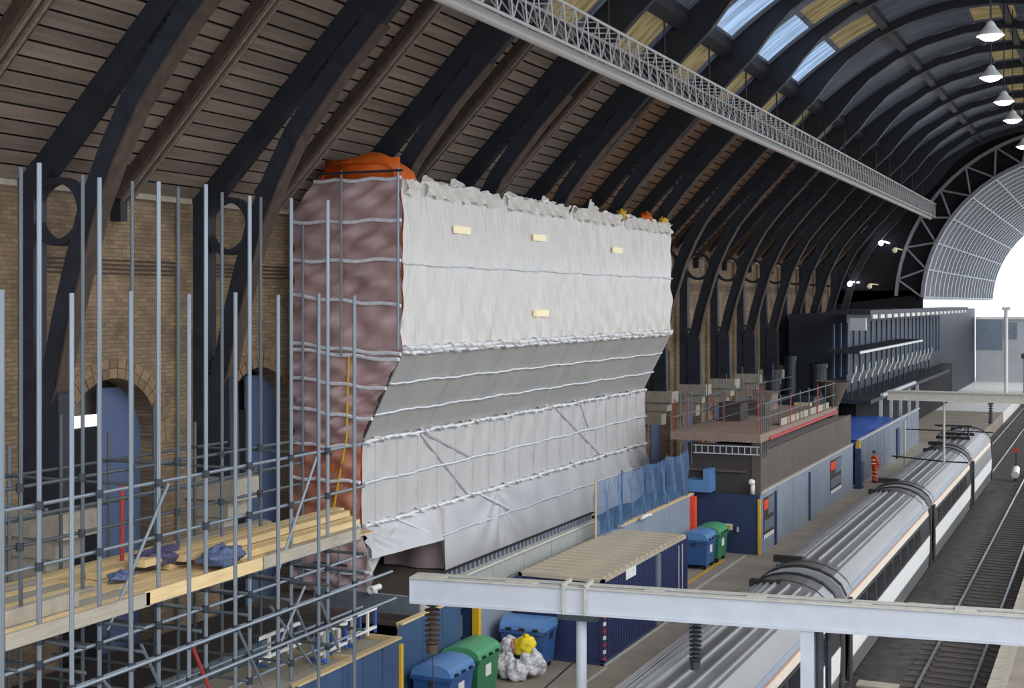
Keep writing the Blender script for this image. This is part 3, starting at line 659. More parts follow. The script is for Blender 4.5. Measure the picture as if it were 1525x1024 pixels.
# wall with signs
sw = T('sign_wall', 'navy boarded wall with two safety notices behind the bins', 'hoarding', (-17.2, 34, 0))
P('panel', MB().box(-18.3, -16.4, 33.9, 34.0, 0, 2.28), M_hoardd, sw)
P('side_panel', MB().box(-16.4, -16.32, 34.0, 37.6, 0, 2.28), M_hoardg, sw)
P('corner_post', MB().box(-16.46, -16.26, 33.84, 34.0, 0, 2.28), M_yel, sw, label='yellow corner post')
s1 = P('notice', MB().box(-17.25, -16.83, 33.87, 33.9, 1.78, 2.10), M_wht, sw, label='white notice with lines of grey print')
for k in range(4): P('print_line', MB().box(-17.20, -16.9+.02*(k % 2), 33.862, 33.87, 1.82+.07*k, 1.845+.07*k), M_hoardg, s1)
s2 = P('notice', MB().box(-17.45, -17.16, 33.87, 33.9, 1.22, 1.66), M_wht, sw, label='white and blue mandatory sign')
P('symbol', MB().tube((-17.305, 33.865, 1.49), (-17.305, 33.87, 1.49), .115, 18).box(-17.41, -17.2, 33.862, 33.87, 1.26, 1.34), M_hoardd, s2)
P('symbol', MB().box(-17.325, -17.285, 33.855, 33.865, 1.42, 1.56), M_wht, s2)
P('door_edge', MB().box(-16.84, -16.80, 33.88, 33.9, 1.0, 1.6), M_hoardg, sw)

# ------------------------------------------------------------------ shipping container
CX0, CX1, CY0, CY1, CH = -16.05, -13.37, 36.1, 44.3, 2.47
ct = T('storage_container', 'dark blue corrugated container with buff ribbed roof beside the platform', 'container', ((CX0+CX1)/2, (CY0+CY1)/2, 0))
P('body', MB().box(CX0+.08, CX1-.08, CY0+.05, CY1-.05, .12, CH-.06), M_cont, ct)
P('base_rail', MB().box(CX0, CX1, CY0, CY1, 0, .14), M_hoardd, ct)
P('top_rail', MB().box(CX1-.08, CX1, CY0, CY1, CH-.1, CH).box(CX0, CX0+.08, CY0, CY1, CH-.1, CH).box(CX0, CX1, CY0, CY0+.08, CH-.1, CH).box(CX0, CX1, CY1-.08, CY1, CH-.1, CH), M_controof, ct)
for x in (CX0, CX1-.12):
    for y in (CY0, CY1-.12): P('corner_post', MB().box(x, x+.12, y, y+.12, .1, CH-.02), M_cont, ct)
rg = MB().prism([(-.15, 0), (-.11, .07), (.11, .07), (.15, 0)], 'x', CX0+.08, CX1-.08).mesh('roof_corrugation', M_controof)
P('roof_sheet', MB().box(CX0+.05, CX1-.05, CY0+.05, CY1-.05, CH-.07, CH-.03), M_raft, ct)  # dark colour between the ridges carries the shade of the grooves
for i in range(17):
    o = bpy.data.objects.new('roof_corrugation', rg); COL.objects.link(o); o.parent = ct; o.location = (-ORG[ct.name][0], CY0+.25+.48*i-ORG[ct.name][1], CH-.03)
sg = MB().prism([(-.06, 0), (-.04, .06), (.04, .06), (.06, 0)], 'z', .14, CH-.1)
sgm = bpy.data.meshes.new('side_corrugation'); sgm.from_pydata([(b+CX1-.08, a, c) for a, b, c in sg.v], [], sg.f); sgm.materials.append(M_cont)
for i in range(34):
    y = CY0+.25+.235*i
    o = bpy.data.objects.new('side_corrugation', sgm); COL.objects.link(o); o.parent = ct; o.location = (-ORG[ct.name][0], y-ORG[ct.name][1], 0)
P('side_post', MB().box(CX1-.03, CX1+.04, 40.9, 41.25, .1, CH-.12), M_bluegrey, ct)
for y in (43.2, 43.6): TB('lock_rod', (CX1+.03, y, .2), (CX1+.03, y, CH-.2), .02, M_grey, ct, 6)
for k in range(11):
    P('tape_band', MB().box(CX1-.02, CX1+.03, CY0-.03, CY0+.1, .15+.2*k, .25+.2*k), M_wht if k % 2 else M_red, ct)
P('white_smear', MB().box(CX1-.01, CX1+.005, 38.0, 38.9, 2.1, 2.4), M_wht, ct)
P('pallet_base', MB().box(CX1-.1, CX1+.06, 36.1, 44.2, .0, .05), M_greytop, ct)

# ------------------------------------------------------------------ wheeled bins
def build_bin(label, mb_, ml, sticker=True):
    t = T('wheeled_bin', label, 'bin', (0, 0, 0), group='wheeled bins')
    b = MB(); k = [(-.58, -.46), (.58, -.46), (.58, .46), (-.58, .46)]; kt = [(-.66, -.52), (.66, -.52), (.66, .52), (-.66, .52)]
    b.poly([(x, y, .18) for x, y in k]+[(x, y, 1.12) for x, y in kt], [(3, 2, 1, 0), (4, 5, 6, 7), (0, 1, 5, 4), (1, 2, 6, 5), (2, 3, 7, 6), (3, 0, 4, 7)])
    P('tub', b, mb_, t, local=True)
    P('rim', MB().box(-.70, .70, -.57, -.5, 1.06, 1.16).box(-.70, .70, .5, .57, 1.06, 1.16).box(-.70, -.63, -.57, .57, 1.06, 1.16).box(.63, .70, -.57, .57, 1.06, 1.16), mb_, t, local=True)
    n = 10; prof = [(-.56, 1.14)]+[(-.56*math.cos(math.pi*i/n), 1.16+.30*math.sin(math.pi*i/n)**.8) for i in range(n+1)]+[(.56, 1.14)]
    l = MB().prism(prof, 'x', -.68, .68); P('lid', l, ml, t, local=True)
    for sx_ in (-.4, 0, .4): P('lid_grip', MB().box(sx_-.08, sx_+.08, -.6, -.55, 1.16, 1.22), M_black, t, local=True)
    for sx_ in (-.48, .48):
        for sy in (-.36, .36): P('wheel', MB().tube((sx_-.03, sy, .1), (sx_+.03, sy, .1), .1, 12).box(sx_-.04, sx_+.04, sy-.04, sy+.04, .1, .2), M_black, t, local=True)
    for sx_ in (-.70, .66): P('trunnion', MB().box(sx_, sx_+.06, -.06, .06, .9, 1.12), M_coup, t, local=True)
    if sticker: P('label_sticker', MB().box(-.16, .16, -.512, -.500, .62, .92), M_wht, t, local=True)
    return t
bb = build_bin('blue wheeled bin behind the heap of rubbish bags', M_binb, M_binbl); bb.location = (-15.3, 35.15, 0); bb.rotation_euler = (0, 0, .05)
gb = build_bin('green wheeled bin by the yellow corner post', M_bing, M_bingl); gb.location = (-15.55, 31.9, 0); gb.rotation_euler = (0, 0, math.pi/2)
b2 = copy_tree(bb, (-15.45, 30.1, 0), math.pi/2, 'blue wheeled bin cut off by the bottom edge of the photo')
b3 = copy_tree(bb, (-15.0, 51.2, 0), math.pi/2, 'distant blue wheeled bin beside the end of the container')
b4 = copy_tree(gb, (-14.95, 52.75, 0), math.pi/2, 'distant green wheeled bin against the navy hut')
P('hazard_sticker', MB().box(-.05, .05, -.585, -.57, 1.14, 1.24), M_red, bb, local=True)
for x, y, z, r, m, l, sd_ in ((-15.95, 34.0, .28, .42, M_bag, 'clear rubbish bag of paper leftmost in the heap', 1), (-15.55, 34.35, .75, .27, M_bag, 'small clear bag on top of the rubbish heap at the left', 2), (-15.4, 33.9, .3, .36, M_bag, 'pale grey rubbish bag at the front of the heap', 3), (-14.75, 34.15, .4, .38, M_bag, 'clear rubbish bag with blue print rightmost in the heap', 4), (-15.0, 34.25, .82, .3, M_bagy, 'yellow rubbish bag on top of the heap', 5), (-15.35, 34.3, .72, .22, M_bagr, 'reddish rubbish bag beside the yellow one', 6), (-15.05, 33.75, .22, .3, M_bag, 'flat white rubbish bag lying in front of the heap', 7)):
    one('rubbish_bag', MB().blob((x, y, z), r, r*.85, r*.95, 14, 9, .22, sd_).tube((x, y, z+r*.85), (x+.03, y, z+r*1.15), .05, 6, .09), m, l, 'bag', 'rubbish bags heaped before the blue bin', smooth=True)

# ------------------------------------------------------------------ grey-blue fence with blue netting behind the container
h3 = hoarding('grey_hoarding', 'grey-blue hoarding behind the container under the blue netting', -15.8, 44.4, 53.2, 2.55, M_hoardg, 8)
P('end_post', MB().box(-15.8, -15.6, 52.7, 53.0, 0, 2.5), M_hiv, h3, label='orange end post')
nf = T('net_fence', 'sagging blue debris netting strung on posts above the grey hoarding', 'netting', (-15.9, 47, 2.6))
for i in range(5): TB('post', (-15.85, 42+2.6*i, 2.5 if i == 0 else 2.2), (-15.85, 42+2.6*i, 4.5), .035, M_timber if i == 0 else M_hoard, nf)
def netf(u, v):
    y = lerp(42, 52.6, u); top = 4.45-.12*abs(math.sin(math.pi*(y-42)/2.6)); bot = 2.66-.25*math.sin(math.pi*min(1, u*3))*(1 if u < .33 else 0)
    return (-15.82+.10*math.sin(5*y+3*v)*math.sin(math.pi*v)+.06*math.sin(13*y), y, lerp(bot, top, v))
P('net', MB().grid(netf, 90, 10), M_bluenet, nf, smooth=True)
one('white_conduit', MB().path([(-15.6, 46.0, 2.62), (-15.55, 46.5, 2.68), (-15.55, 46.9, 2.62)], .06), M_wht, 'short white pipe lying on the grey hoarding top', 'pipe')

# ------------------------------------------------------------------ hut with posters
ht = T('site_building', 'brown two-storey site building with blue hoarding below and pink slab roof', 'building', (-14.8, 64, 0))
P('front_hoarding', MB().box(-16.3, -13.4, 54.6, 54.7, 0, 2.45), M_hoardd, ht)
P('front_wall', MB().box(-16.5, -13.42, 54.72, 54.82, 2.45, 4.5), M_brownd, ht)
P('ledge', MB().box(-16.4, -14.0, 54.6, 54.72, 3.35, 3.42), M_brown, ht)
P('corner_post', MB().box(-13.75, -13.38, 54.68, 54.95, 2.45, 4.6), M_brown, ht)
P('yellow_corner', MB().box(-13.46, -13.36, 54.52, 54.62, 0, 2.3), M_yel, ht, label='yellow corner strip')
for i in range(7):
    y = 54.7+3.05*i; P('side_panel', MB().box(-13.46, -13.4, y, y+3.03, 0, 2.48), M_hoardg, ht)
P('panel_cap', MB().box(-13.5, -13.36, 54.7, 76, 2.48, 2.55), M_greytop, ht)
P('side_wall', MB().box(-13.62, -13.5, 54.7, 76, 2.5, 4.15), M_brown, ht)
P('upper_wall', MB().poly([(-13.6, 54.8, 4.5), (-13.6, 70, 4.4), (-13.6, 76, 4.1), (-13.6, 54.8, 4.1), (-13.7, 54.8, 4.5), (-13.7, 70, 4.4), (-13.7, 76, 4.1), (-13.7, 54.8, 4.1)], [(0, 1, 2, 3), (7, 6, 5, 4)]), M_brownd, ht)
P('slab', MB().box(-17.2, -13.35, 54.5, 71, 4.62, 4.95), M_pink, ht)
P('red_edge', MB().box(-13.36, -13.28, 56, 71, 4.62, 4.74), M_red, ht)
for i in range(7): P('upstand', MB().box(-13.6, -13.54, 59+1.6*i, 60.3+1.6*i, 4.95, 5.25), M_stone, ht)
P('interior', MB().box(-16.4, -13.75, 54.9, 75.8, 0, 4.1), M_dark, ht)
P('side_post', MB().box(-13.4, -13.33, 57.2, 57.4, 0, 2.3), M_hoardd, ht); P('side_post', MB().box(-13.4, -13.33, 64.2, 64.4, 0, 2.3), M_hoardd, ht)
for y in (55.2, 69.5):
    p_ = P('poster', MB().box(-13.4, -13.37, y, y+1.75 if y < 60 else y+2.9, .55, 2.25), M_brownd, ht, label='photographic poster with orange caption panel')
    L = 1.75 if y < 60 else 2.9
    P('orange_caption', MB().box(-13.37, -13.36, y+.05, y+L*.42, 1.75, 2.15), M_hiv, p_)
    P('white_strip', MB().box(-13.37, -13.36, y, y+L, .55, .72), M_wht, p_)
    P('figure_band', MB().box(-13.37, -13.362, y+.1, y+L*.95, .85, 1.3), M_fence, p_)
    P('sky_band', MB().box(-13.37, -13.362, y+L*.45, y+L*.98, 1.5, 2.2), M_bluegrey, p_)
P('door_notice', MB().box(-14.9, -14.55, 54.56, 54.6, .95, 1.2), M_wht, ht, label='white and yellow notice'); P('notice_centre', MB().box(-14.85, -14.6, 54.55, 54.56, .99, 1.16), M_yel, ht)
P('duct_box', MB().box(-16.3, -15.3, 53.9, 54.72, 2.55, 3.05).box(-15.6, -15.3, 53.9, 54.72, 3.05, 3.5), M_binbl, ht, label='light blue stepped duct box')
P('handle', MB().box(-14.35, -14.28, 54.52, 54.6, .9, 1.1), M_grey, ht)
P('flood_lamp', MB().blob((-13.7, 54.45, 3.0), .14, .14, .13, 8, 6, .05, 3).box(-13.75, -13.6, 54.45, 54.6, 2.5, 2.9), M_wht, ht, smooth=True, label='small white floodlight')
# guard rails and props on the slab
for x in (-17.1, -13.5):
    for i in range(9):
        y = 54.8+2.0*i; TB('rail_post', (x, y, 4.95), (x, y, 6.3), .03, M_tubed if i % 3 else M_red, ht, 6)
    for z in (5.55, 6.15): TB('guard_rail', (x, 54.6, z), (x, 71.4, z), .03, M_tube, ht, 6)
for i in range(14): TB('prop', (-16.9+.5*(i % 3), 56+1.05*i, 4.95), (-16.9+.5*(i % 3), 56+1.05*i, 6.4+.3*(i % 4)), .024, M_tubed if i % 4 else M_red, ht, 6)
for z in (5.4, 5.9, 6.5): TB('guard_rail', (-15.6, 55, z), (-15.6, 70.5, z), .026, M_tubed, ht, 6)
for i in range(3): TB('prop', (-16.8+.25*i, 54.6, 3.6), (-16.8+.25*i, 54.6, 6.6), .025, M_tubed, ht, 6)
for z in (4.1, 4.42): TB('ladder_stile', (-16.2, 54.55, z), (-13.4, 54.55, z+.02), .025, M_grey, ht, 6)
for i in range(11): TB('ladder_rung', (-16.1+.26*i, 54.55, 4.1), (-16.1+.26*i, 54.55, 4.43), .02, M_grey, ht, 6)
for i in range(4): TB('prop', (-13.45, 55+.35*i, 3.9), (-13.45, 55+.35*i, 6.7 if i < 2 else 5.4), .022, M_tubed, ht, 6)
one('rubble_hopper', MB().lathe([(.22, -1.6), (.3, 0), (.85, 1.3), (.9, 1.35), (.82, 1.32)], (-14.0, 73.4, 4.8), 20).tube((-14.0, 73.4, 4.95), (-14.0, 73.4, 4.6), .3, 14), M_brown, 'brown conical chute hopper above the end of the site building', 'hopper', smooth=True)
for i, (x, y, h) in enumerate(((-16.2, 61, 1.1), (-15.9, 64.5, .8), (-16.4, 68, 1.2))):
    one('crate', MB().box(x-.5, x+.5, y-.7, y+.7, 4.95, 4.95+h*.7).box(x-.55, x+.55, y-.75, y+.75, 4.95+h*.7, 5.0+h*.7), (M_brownd, M_brown, M_pink)[i], ('dark brown crate nearest on the pink slab', 'lighter brown crate in the middle of the pink slab', 'pinkish crate farthest back on the pink slab')[i], 'crate')
# far fence and tarp
ff = T('sheet_fence', 'grey corrugated metal fence along the far platform', 'fence', (-13.4, 90, 0))
for i in range(42):
    y = 78.2+.6*i; P('fence_sheet', MB().prism([(-13.45, y), (-13.36, y+.08), (-13.36, y+.25), (-13.45, y+.33), (-13.45, y+.58), (-13.5, y+.58), (-13.5, y)], 'z', 0, 2.5), M_fence, ff)
P('end_post', MB().box(-13.5, -13.3, 77.6, 77.9, 0, 2.5), M_yel, ff, label='yellow end post'); P('cap_rail', MB().box(-13.52, -13.34, 78, 103.4, 2.5, 2.58), M_grey, ff)
P('dark_gate', MB().box(-13.34, -13.3, 92, 93.2, 0, 2.0), M_hoardd, ff)
one('blue_tarp_roof', MB().grid(lambda u, v: (lerp(-17.3, -13.5, u), lerp(77.8, 92, v), 2.6+.25*math.sin(math.pi*u)+.08*math.sin(9*v+5*u)), 20, 30).box(-17.2, -13.6, 77.9, 91.9, 0, 2.5), M_blue, 'low shelter covered with bright blue tarpaulin behind the metal fence', 'shelter', smooth=True)
one('dark_bollard_case', MB().box(-13.35, -13.0, 76.3, 76.9, 0, 1.5).box(-13.32, -13.05, 76.4, 76.8, 1.5, 2.2).box(-13.4, -12.95, 76.2, 77, 0, .1), M_hoardd, 'tall navy case standing beside the yellow end post', 'case')

# ------------------------------------------------------------------ person in hi-vis
def person(x, y, rz, label):
    t = T('person', label, 'person', (x, y, 0), rz)
    me = bpy.data.meshes.new('body')
    V = [(0, 0, .95), (0, 0, 1.15), (0, .01, 1.42), (0, 0, 1.52), (0, -.01, 1.62), (-.2, 0, 1.44), (-.27, -.03, 1.15), (-.2, -.2, .98), (.2, 0, 1.44), (.27, -.03, 1.15), (.2, -.2, .98), (-.1, 0, .88), (-.12, -.02, .48), (-.12, .02, .08), (-.12, -.14, .05), (.1, 0, .88), (.12, -.02, .48), (.12, .02, .08), (.12, -.14, .05)]
    Eg = [(0, 1), (1, 2), (2, 3), (3, 4), (2, 5), (5, 6), (6, 7), (2, 8), (8, 9), (9, 10), (0, 11), (11, 12), (12, 13), (13, 14), (0, 15), (15, 16), (16, 17), (17, 18)]
    R = [.17, .17, .18, .07, .06, .09, .07, .05, .09, .07, .05, .11, .085, .065, .05, .11, .085, .065, .05]
    me.from_pydata(V, Eg, []); me.materials.append(M_hiv); o = bpy.data.objects.new('body', me); COL.objects.link(o); o.parent = t
    md = o.modifiers.new('skin', 'SKIN'); 
    for i, r in enumerate(R): me.skin_vertices[0].data[i].radius = (r, r*.85)
    me.skin_vertices[0].data[0].use_root = True
    o.modifiers.new('sub', 'SUBSURF').levels = 2; o.modifiers['sub'].render_levels = 2
    hd = P('head', MB().blob((0, -.01, 1.70), .085, .1, .12, 10, 7, 0, 1, False).blob((0, -.11, 1.69), .018, .025, .025, 5, 4, 0, 1, False).blob((-.088, 0, 1.69), .015, .025, .035, 5, 4, 0, 1, False).blob((.088, 0, 1.69), .015, .025, .035, 5, 4, 0, 1, False), M_skin, t, smooth=True, local=True)
    P('helmet', MB().lathe([(0, .15), (.07, .135), (.115, .08), (.125, .01), (.16, 0), (.16, -.01)], (0, -.01, 1.74), 16), M_hoard, t, smooth=True, local=True)
    for z, r in ((1.12, .205), (1.32, .215), (.62, 0), (.40, 0)):
        if r: P('reflective_band', MB().lathe([(r, -.035), (r+.006, 0), (r, .035)], (0, .0, z), 16), M_refl, t, smooth=True, local=True)
        else:
            for s in (-.12, .12): P('reflective_band', MB().lathe([(.105, -.03), (.108, 0), (.105, .03)], (s, -.02, z), 12), M_refl, t, smooth=True, local=True)
    for s in (-1, 1):
        h = MB().blob((s*.2, -.22, .93), .04, .035, .06, 6, 5, 0, 1, False)
        for k in range(4): h.tube((s*.2-.03+.02*k, -.24, .90), (s*.2-.03+.02*k, -.25, .82+.008*abs(k-1)), .009, 5)
        h.tube((s*.2-s*.035, -.23, .94), (s*.2-s*.06, -.26, .88), .01, 5)
        P('hand', h, M_skin, t, smooth=True, local=True)
        P('boot', MB().box(s*.12-.055, s*.12+.055, -.2, .08, 0, .09), M_black, t, local=True)
person(-12.75, 79.3, 2.4, 'person in orange hi-vis suit and blue helmet by the metal fence')

# ------------------------------------------------------------------ train
TXC = -8.3
def coach(y0, y1, label, last=False):
    t = T('train_coach', label, 'train coach', (TXC, (y0+y1)/2, -.9), group='coaches of the silver train')
    half = [(1.32, -.35), (1.38, .3), (1.40, .9), (1.36, 1.7), (1.30, 2.05), (1.16, 2.33), (.9, 2.55), (.55, 2.70), (.2, 2.77), (0, 2.78)]
    prof = [(TXC+a, b) for a, b in half]+[(TXC-a, b) for a, b in half[-2::-1]]
    P('body_shell', MB().prism(prof, 'y', y0, y1), M_silver, t)
    rf = [(a, b) for a, b in half if b > 1.9]
    top = [(TXC-a*1.004, b+.012) for a, b in rf]+[(TXC+a*1.004, b+.012) for a, b in rf[-2::-1]]; bot = [(x, z-.02) for x, z in top]
    r = P('roof', MB().band(top, bot, y0+.05, y1-.05), M_silver2, t)
    for xx, zz in ((-1.2, 2.31), (-1.08, 2.44), (-.95, 2.54), (-.81, 2.61), (-.66, 2.68), (-.50, 2.735), (-.33, 2.765), (-.12, 2.79), (.25, 2.78), (.55, 2.72), (.80, 2.62)):
        P('roof_ridge', MB().box(TXC+xx-.025, TXC+xx+.025, y0+1.6, y1-1.6, zz-.03, zz+.05), M_silver, r)
    for yy in (y0+.1, y1-.25):
        hb = [(a, b+.05) for a, b in top]; P('end_hoop', MB().band(hb, [(a, b-.05) for a, b in top], yy, yy+.14), M_black, r)
        P('end_hoop', MB().band([(a, b+.02) for a, b in top], bot, yy+(.9 if yy < (y0+y1)/2 else -.9), yy+(.96 if yy < (y0+y1)/2 else -.84)), M_band, r)
    for yy, xx in ((y0+1.4, -.55), (y1-1.5, -.35)):
        P('roof_vent', MB().box(TXC+xx-.5, TXC+xx+.35, yy-.12, yy+.12, 2.66, 2.84), M_black, r)
    for sgn in (1, -1):
        def strip(z0, z1, x0, x1, m, nm, out=.012):
            q = [(TXC+sgn*(x0+out), z0), (TXC+sgn*(x1+out), z1), (TXC+sgn*(x1-.03), z1), (TXC+sgn*(x0-.03), z0)]
            return P(nm, MB().prism(q, 'y', y0+.1, y1-.1), m, t)
        if not last:
            wb = strip(1.0, 1.75, 1.395, 1.355, M_band, 'window_band')
            n = int((y1-y0-3)/1.75)
            for k in range(n):
                yy = y0+1.6+1.75*k
                P('window', MB().prism([(TXC+sgn*1.418, 1.08), (TXC+sgn*1.384, 1.68), (TXC+sgn*1.37, 1.68), (TXC+sgn*1.40, 1.08)], 'y', yy, yy+1.35), M_glass, wb)
        strip(1.78, 1.98, 1.352, 1.312, M_cream, 'cantrail_stripe')
        strip(1.99, 2.015, 1.31, 1.305, M_redline, 'red_line')
        strip(2.06, 2.18, 1.29, 1.235, M_bluegrey, 'gutter_strip', .02)
        strip(.25, .95, 1.375, 1.398, M_wht, 'lower_panel')
        strip(-.3, .2, 1.325, 1.37, M_silver2, 'skirt_panel')
    for yy in (y0, y1-.45):
        for sgn in (1, -1): P('end_pillar', MB().box(TXC+sgn*1.30, TXC+sgn*1.43, yy, yy+.45, -.3, 2.0), M_band, t)
    P('underframe', MB().box(TXC-1.15, TXC+1.15, y0+.3, y1-.3, -.7, -.33), M_black, t)
    for yy in (y0+2.6, y1-2.6):
        b = P('bogie', MB().box(TXC-1.0, TXC+1.0, yy-1.6, yy+1.6, -.75, -.55), M_black, t)
        P('wheel', MB().tube((TXC-.8, yy-1.1, -.46), (TXC+.8, yy-1.1, -.46), .44, 16), M_railside, b); P('wheel', MB().tube((TXC-.8, yy+1.1, -.46), (TXC+.8, yy+1.1, -.46), .44, 16), M_railside, b)
    P('gangway', MB().box(TXC-.6, TXC+.6, y1, y1+.42 if not last else y1+.05, 0, 2.35), M_black, t)
    return t
coach(18.9, 37.7, 'train coach nearest the viewer passing under the grey beam')
coach(38.5, 57.0, 'train coach second from the viewer with clean ribbed roof')
coach(57.8, 73.8, 'train coach third from the viewer below the wire arms')
lc = coach(74.6, 86.5, 'locomotive-like last vehicle at the far end of the train', True)
P('pantograph', MB().box(TXC-.9, TXC+.9, 78.0, 78.3, 2.8, 2.95).box(TXC-.9, TXC+.9, 80.4, 80.7, 2.8, 2.95).path([(TXC-.8, 78.2, 2.95), (TXC-.6, 80.4, 3.3), (TXC-.8, 78.4, 3.5)], .05).path([(TXC+.8, 78.2, 2.95), (TXC+.6, 80.4, 3.3), (TXC+.8, 78.4, 3.5)], .05).box(TXC-1, TXC+1, 78.3, 78.5, 3.48, 3.56), M_black, lc)
P('tail_lamp', MB().box(TXC+1.1, TXC+1.3, 74.55, 74.62, 1.6, 1.8), M_red, lc)

# ------------------------------------------------------------------ overhead gantries
def insulator(p, n, r, L, label, m):
    t = T('insulator', label, 'insulator', (p[0], p[1], p[2]-L))
    TB('rod', p, (p[0], p[1], p[2]-L), .05*r/.13, m, t)
    prof = []
    for k in range(n):
        z = -L*.12-(L*.72)*k/n; P('shed_disc', MB().lathe([(.04, 0), (r, -.02), (r, -.045), (.05, -.07)], (p[0], p[1], p[2]+z), 14), m, t, smooth=True)
    P('end_cap', MB().tube((p[0], p[1], p[2]-L*.82), (p[0], p[1], p[2]-L), r*.8, 12), m, t)
    P('clamp', MB().box(p[0]-.12, p[0]+.12, p[1]-.06, p[1]+.06, p[2]-.08, p[2]), M_coup, t)
    TB('link', (p[0], p[1], p[2]-L), (p[0]+.03, p[1], p[2]-L-(.9 if r > .15 else .06)), .012, M_coup, t, 6)
    return t
# near beam, slightly skew to the tracks; built in its own axes and turned
A = Vector((-13.94, 25.63)); B = Vector((-1.0, 27.30)); ang = math.atan2(B.y-A.y, B.x-A.x); LEN = (B-A).length+3.5
gb_ = T('gantry_beam', 'pale grey steel gantry beam crossing the foreground above the train', 'gantry', (A.x, A.y, 0), ang)
P('beam_web', MB().box(0, LEN, 0, .03, 3.93, 4.43), M_grey, gb_, local=True); P('beam_web', MB().box(0, LEN, .42, .45, 3.93, 4.43), M_grey, gb_, local=True)
P('top_flange', MB().box(0, LEN, -.05, .14, 4.43, 4.46), M_greytop, gb_, local=True); P('top_flange', MB().box(0, LEN, .33, .50, 4.43, 4.46), M_greytop, gb_, local=True)
P('bottom_flange', MB().box(0, LEN, -.06, .5, 3.89, 3.93), M_grey, gb_, local=True)
P('tray', MB().box(0, LEN, .03, .42, 4.30, 4.33), M_grey, gb_, local=True)
P('end_plate', MB().box(-.02, 0, -.05, .5, 3.89, 4.46), M_grey, gb_, local=True)
for xx, w in ((0, .75), (2.1, .7), (5.1, .4), (7.2, .38), (9.25, .4), (11.2, .4)): P('batten_plate', MB().box(xx, xx+w, .1, .40, 4.44, 4.475), M_greytop, gb_, local=True)
for xx in (3.43, 3.90): P('splice_rib', MB().box(xx-.025, xx+.025, -.09, .0, 3.86, 4.5).box(xx-.03, xx+.03, -.09, .55, 4.46, 4.54), M_greytop, gb_, local=True)
P('splice_foot', MB().box(3.3, 4.15, -.1, .5, 3.78, 3.89), M_coup, gb_, local=True)
P('post', MB().tube((3.75, .2, 0), (3.75, .2, 3.89), .11, 14), M_grey, gb_, local=True)
P('post', MB().box(8.38, 8.44, .0, .35, -1.05, 3.89).box(8.28, 8.54, -.03, 0, -1.05, 3.89).box(8.28, 8.54, .35, .38, -1.05, 3.89), M_grey, gb_, local=True)
P('cable_bundle', MB().tube((8.64, .1, .6), (8.64, .1, 3.89), .08, 8).tube((8.80, .3, .8), (8.80, .3, 3.89), .06, 8), M_coup, gb_, local=True)
P('stay', MB().tube((2.6, .2, 1.9), (3.75, .2, 3.0), .02, 6), M_coup, gb_, local=True)
def onb(d, o): return (A.x+math.cos(ang)*d-math.sin(ang)*o, A.y+math.sin(ang)*d+math.cos(ang)*o)
q = onb(.42, .2); insulator((q[0], q[1], 3.89), 7, .17, 1.1, 'brown ribbed insulator hanging from the left end of the gantry beam', M_raft)
q = onb(6.15, .2); insulator((q[0], q[1], 3.89), 8, .13, 1.0, 'dark ribbed insulator hanging above the nearest coach roof', M_coup)
# far gantry
g2 = T('gantry_beam', 'distant pale gantry beam across the tracks above the train', 'gantry', (-2.4, 64.3, 0))
P('beam', MB().box(-9.72, 0, 64.1, 64.5, 5.9, 6.27), M_greytop, g2); P('flange', MB().box(-9.72, 0, 64.0, 64.6, 6.27, 6.31), M_greytop, g2); P('flange', MB().box(-9.72, 0, 64.0, 64.6, 5.87, 5.9), M_greytop, g2)
P('post', MB().box(-2.5, -2.2, 64.15, 64.45, 0, 5.9), M_greytop, g2)
TB('drop_tube', (-7.22, 64.3, 3.05), (-7.22, 64.3, 5.9), .055, M_greytop, g2); TB('arm', (-9.55, 64.3, 3.25), (-7.22, 64.3, 3.1), .035, M_black, g2); TB('arm', (-7.22, 64.3, 3.1), (-6.15, 64.3, 3.1), .035, M_black, g2)
insulator((-5.2, 64.3, 5.86), 6, .11, .95, 'dark insulator hanging from the distant gantry', M_coup)
wb = T('wire_arm', 'upper dark wire arm near the far end of the train', 'wire support', (-10.6, 80, 0))
TB('arm', (-10.6, 76, 3.45), (-6.0, 76, 3.45), .03, M_black, wb); TB('mast', (-10.6, 76, 0), (-10.6, 76, 3.9), .06, M_greytop, wb)

# ------------------------------------------------------------------ far end of the shed: vault, canopies, buildings
M_lat = mat('lattice_grey', (150, 152, 158), .5, .2, var=.1)
VYF, VYB = 116, 186
vc = (-2.6, 10.2); VR = 12.0
va = T('barrel_vault', 'shiny metal barrel vault with lattice front arch at the far end', 'vault', (-2.6, VYF, 0))
def vp(a, r): return (vc[0]-r*math.cos(a), vc[1]+r*math.sin(a))
angs = [math.radians(3+5.5*i) for i in range(24)]
P('shell', MB().grid(lambda u, v: (vp(math.radians(2+130*u), VR+.4)[0], lerp(VYF, VYB, v), vp(math.radians(2+130*u), VR+.4)[1]), 40, 2), M_vault, va, smooth=True)
for k in range(22):
    y = VYF+3.2*k; P('vault_rib', MB().band([vp(a, VR+.35) for a in angs], [vp(a, VR) for a in angs], y, y+.5), M_grey, va)
for i, a in enumerate(angs[::2]):
    p0 = vp(a, VR+.1); TB('purlin', (p0[0], VYF, p0[1]), (p0[0], VYB, p0[1]), .08, M_grey, va, 6)
P('arch_chord', MB().band([vp(a, VR+.3) for a in angs], [vp(a, VR) for a in angs], VYF-.3, VYF), M_lat, va)
P('arch_chord', MB().band([vp(a, VR+2.4) for a in angs], [vp(a, VR+2.15) for a in angs], VYF-.3, VYF), M_lat, va)
for i in range(len(angs)-1):
    p, q = vp(angs[i], VR+.2), vp(angs[i+1], VR+2.3)
    if i % 2: p, q = vp(angs[i], VR+2.3), vp(angs[i+1], VR+.2)
    TB('arch_lacing', (p[0], VYF-.15, p[1]), (q[0], VYF-.15, q[1]), .09, M_lat, va, 6)
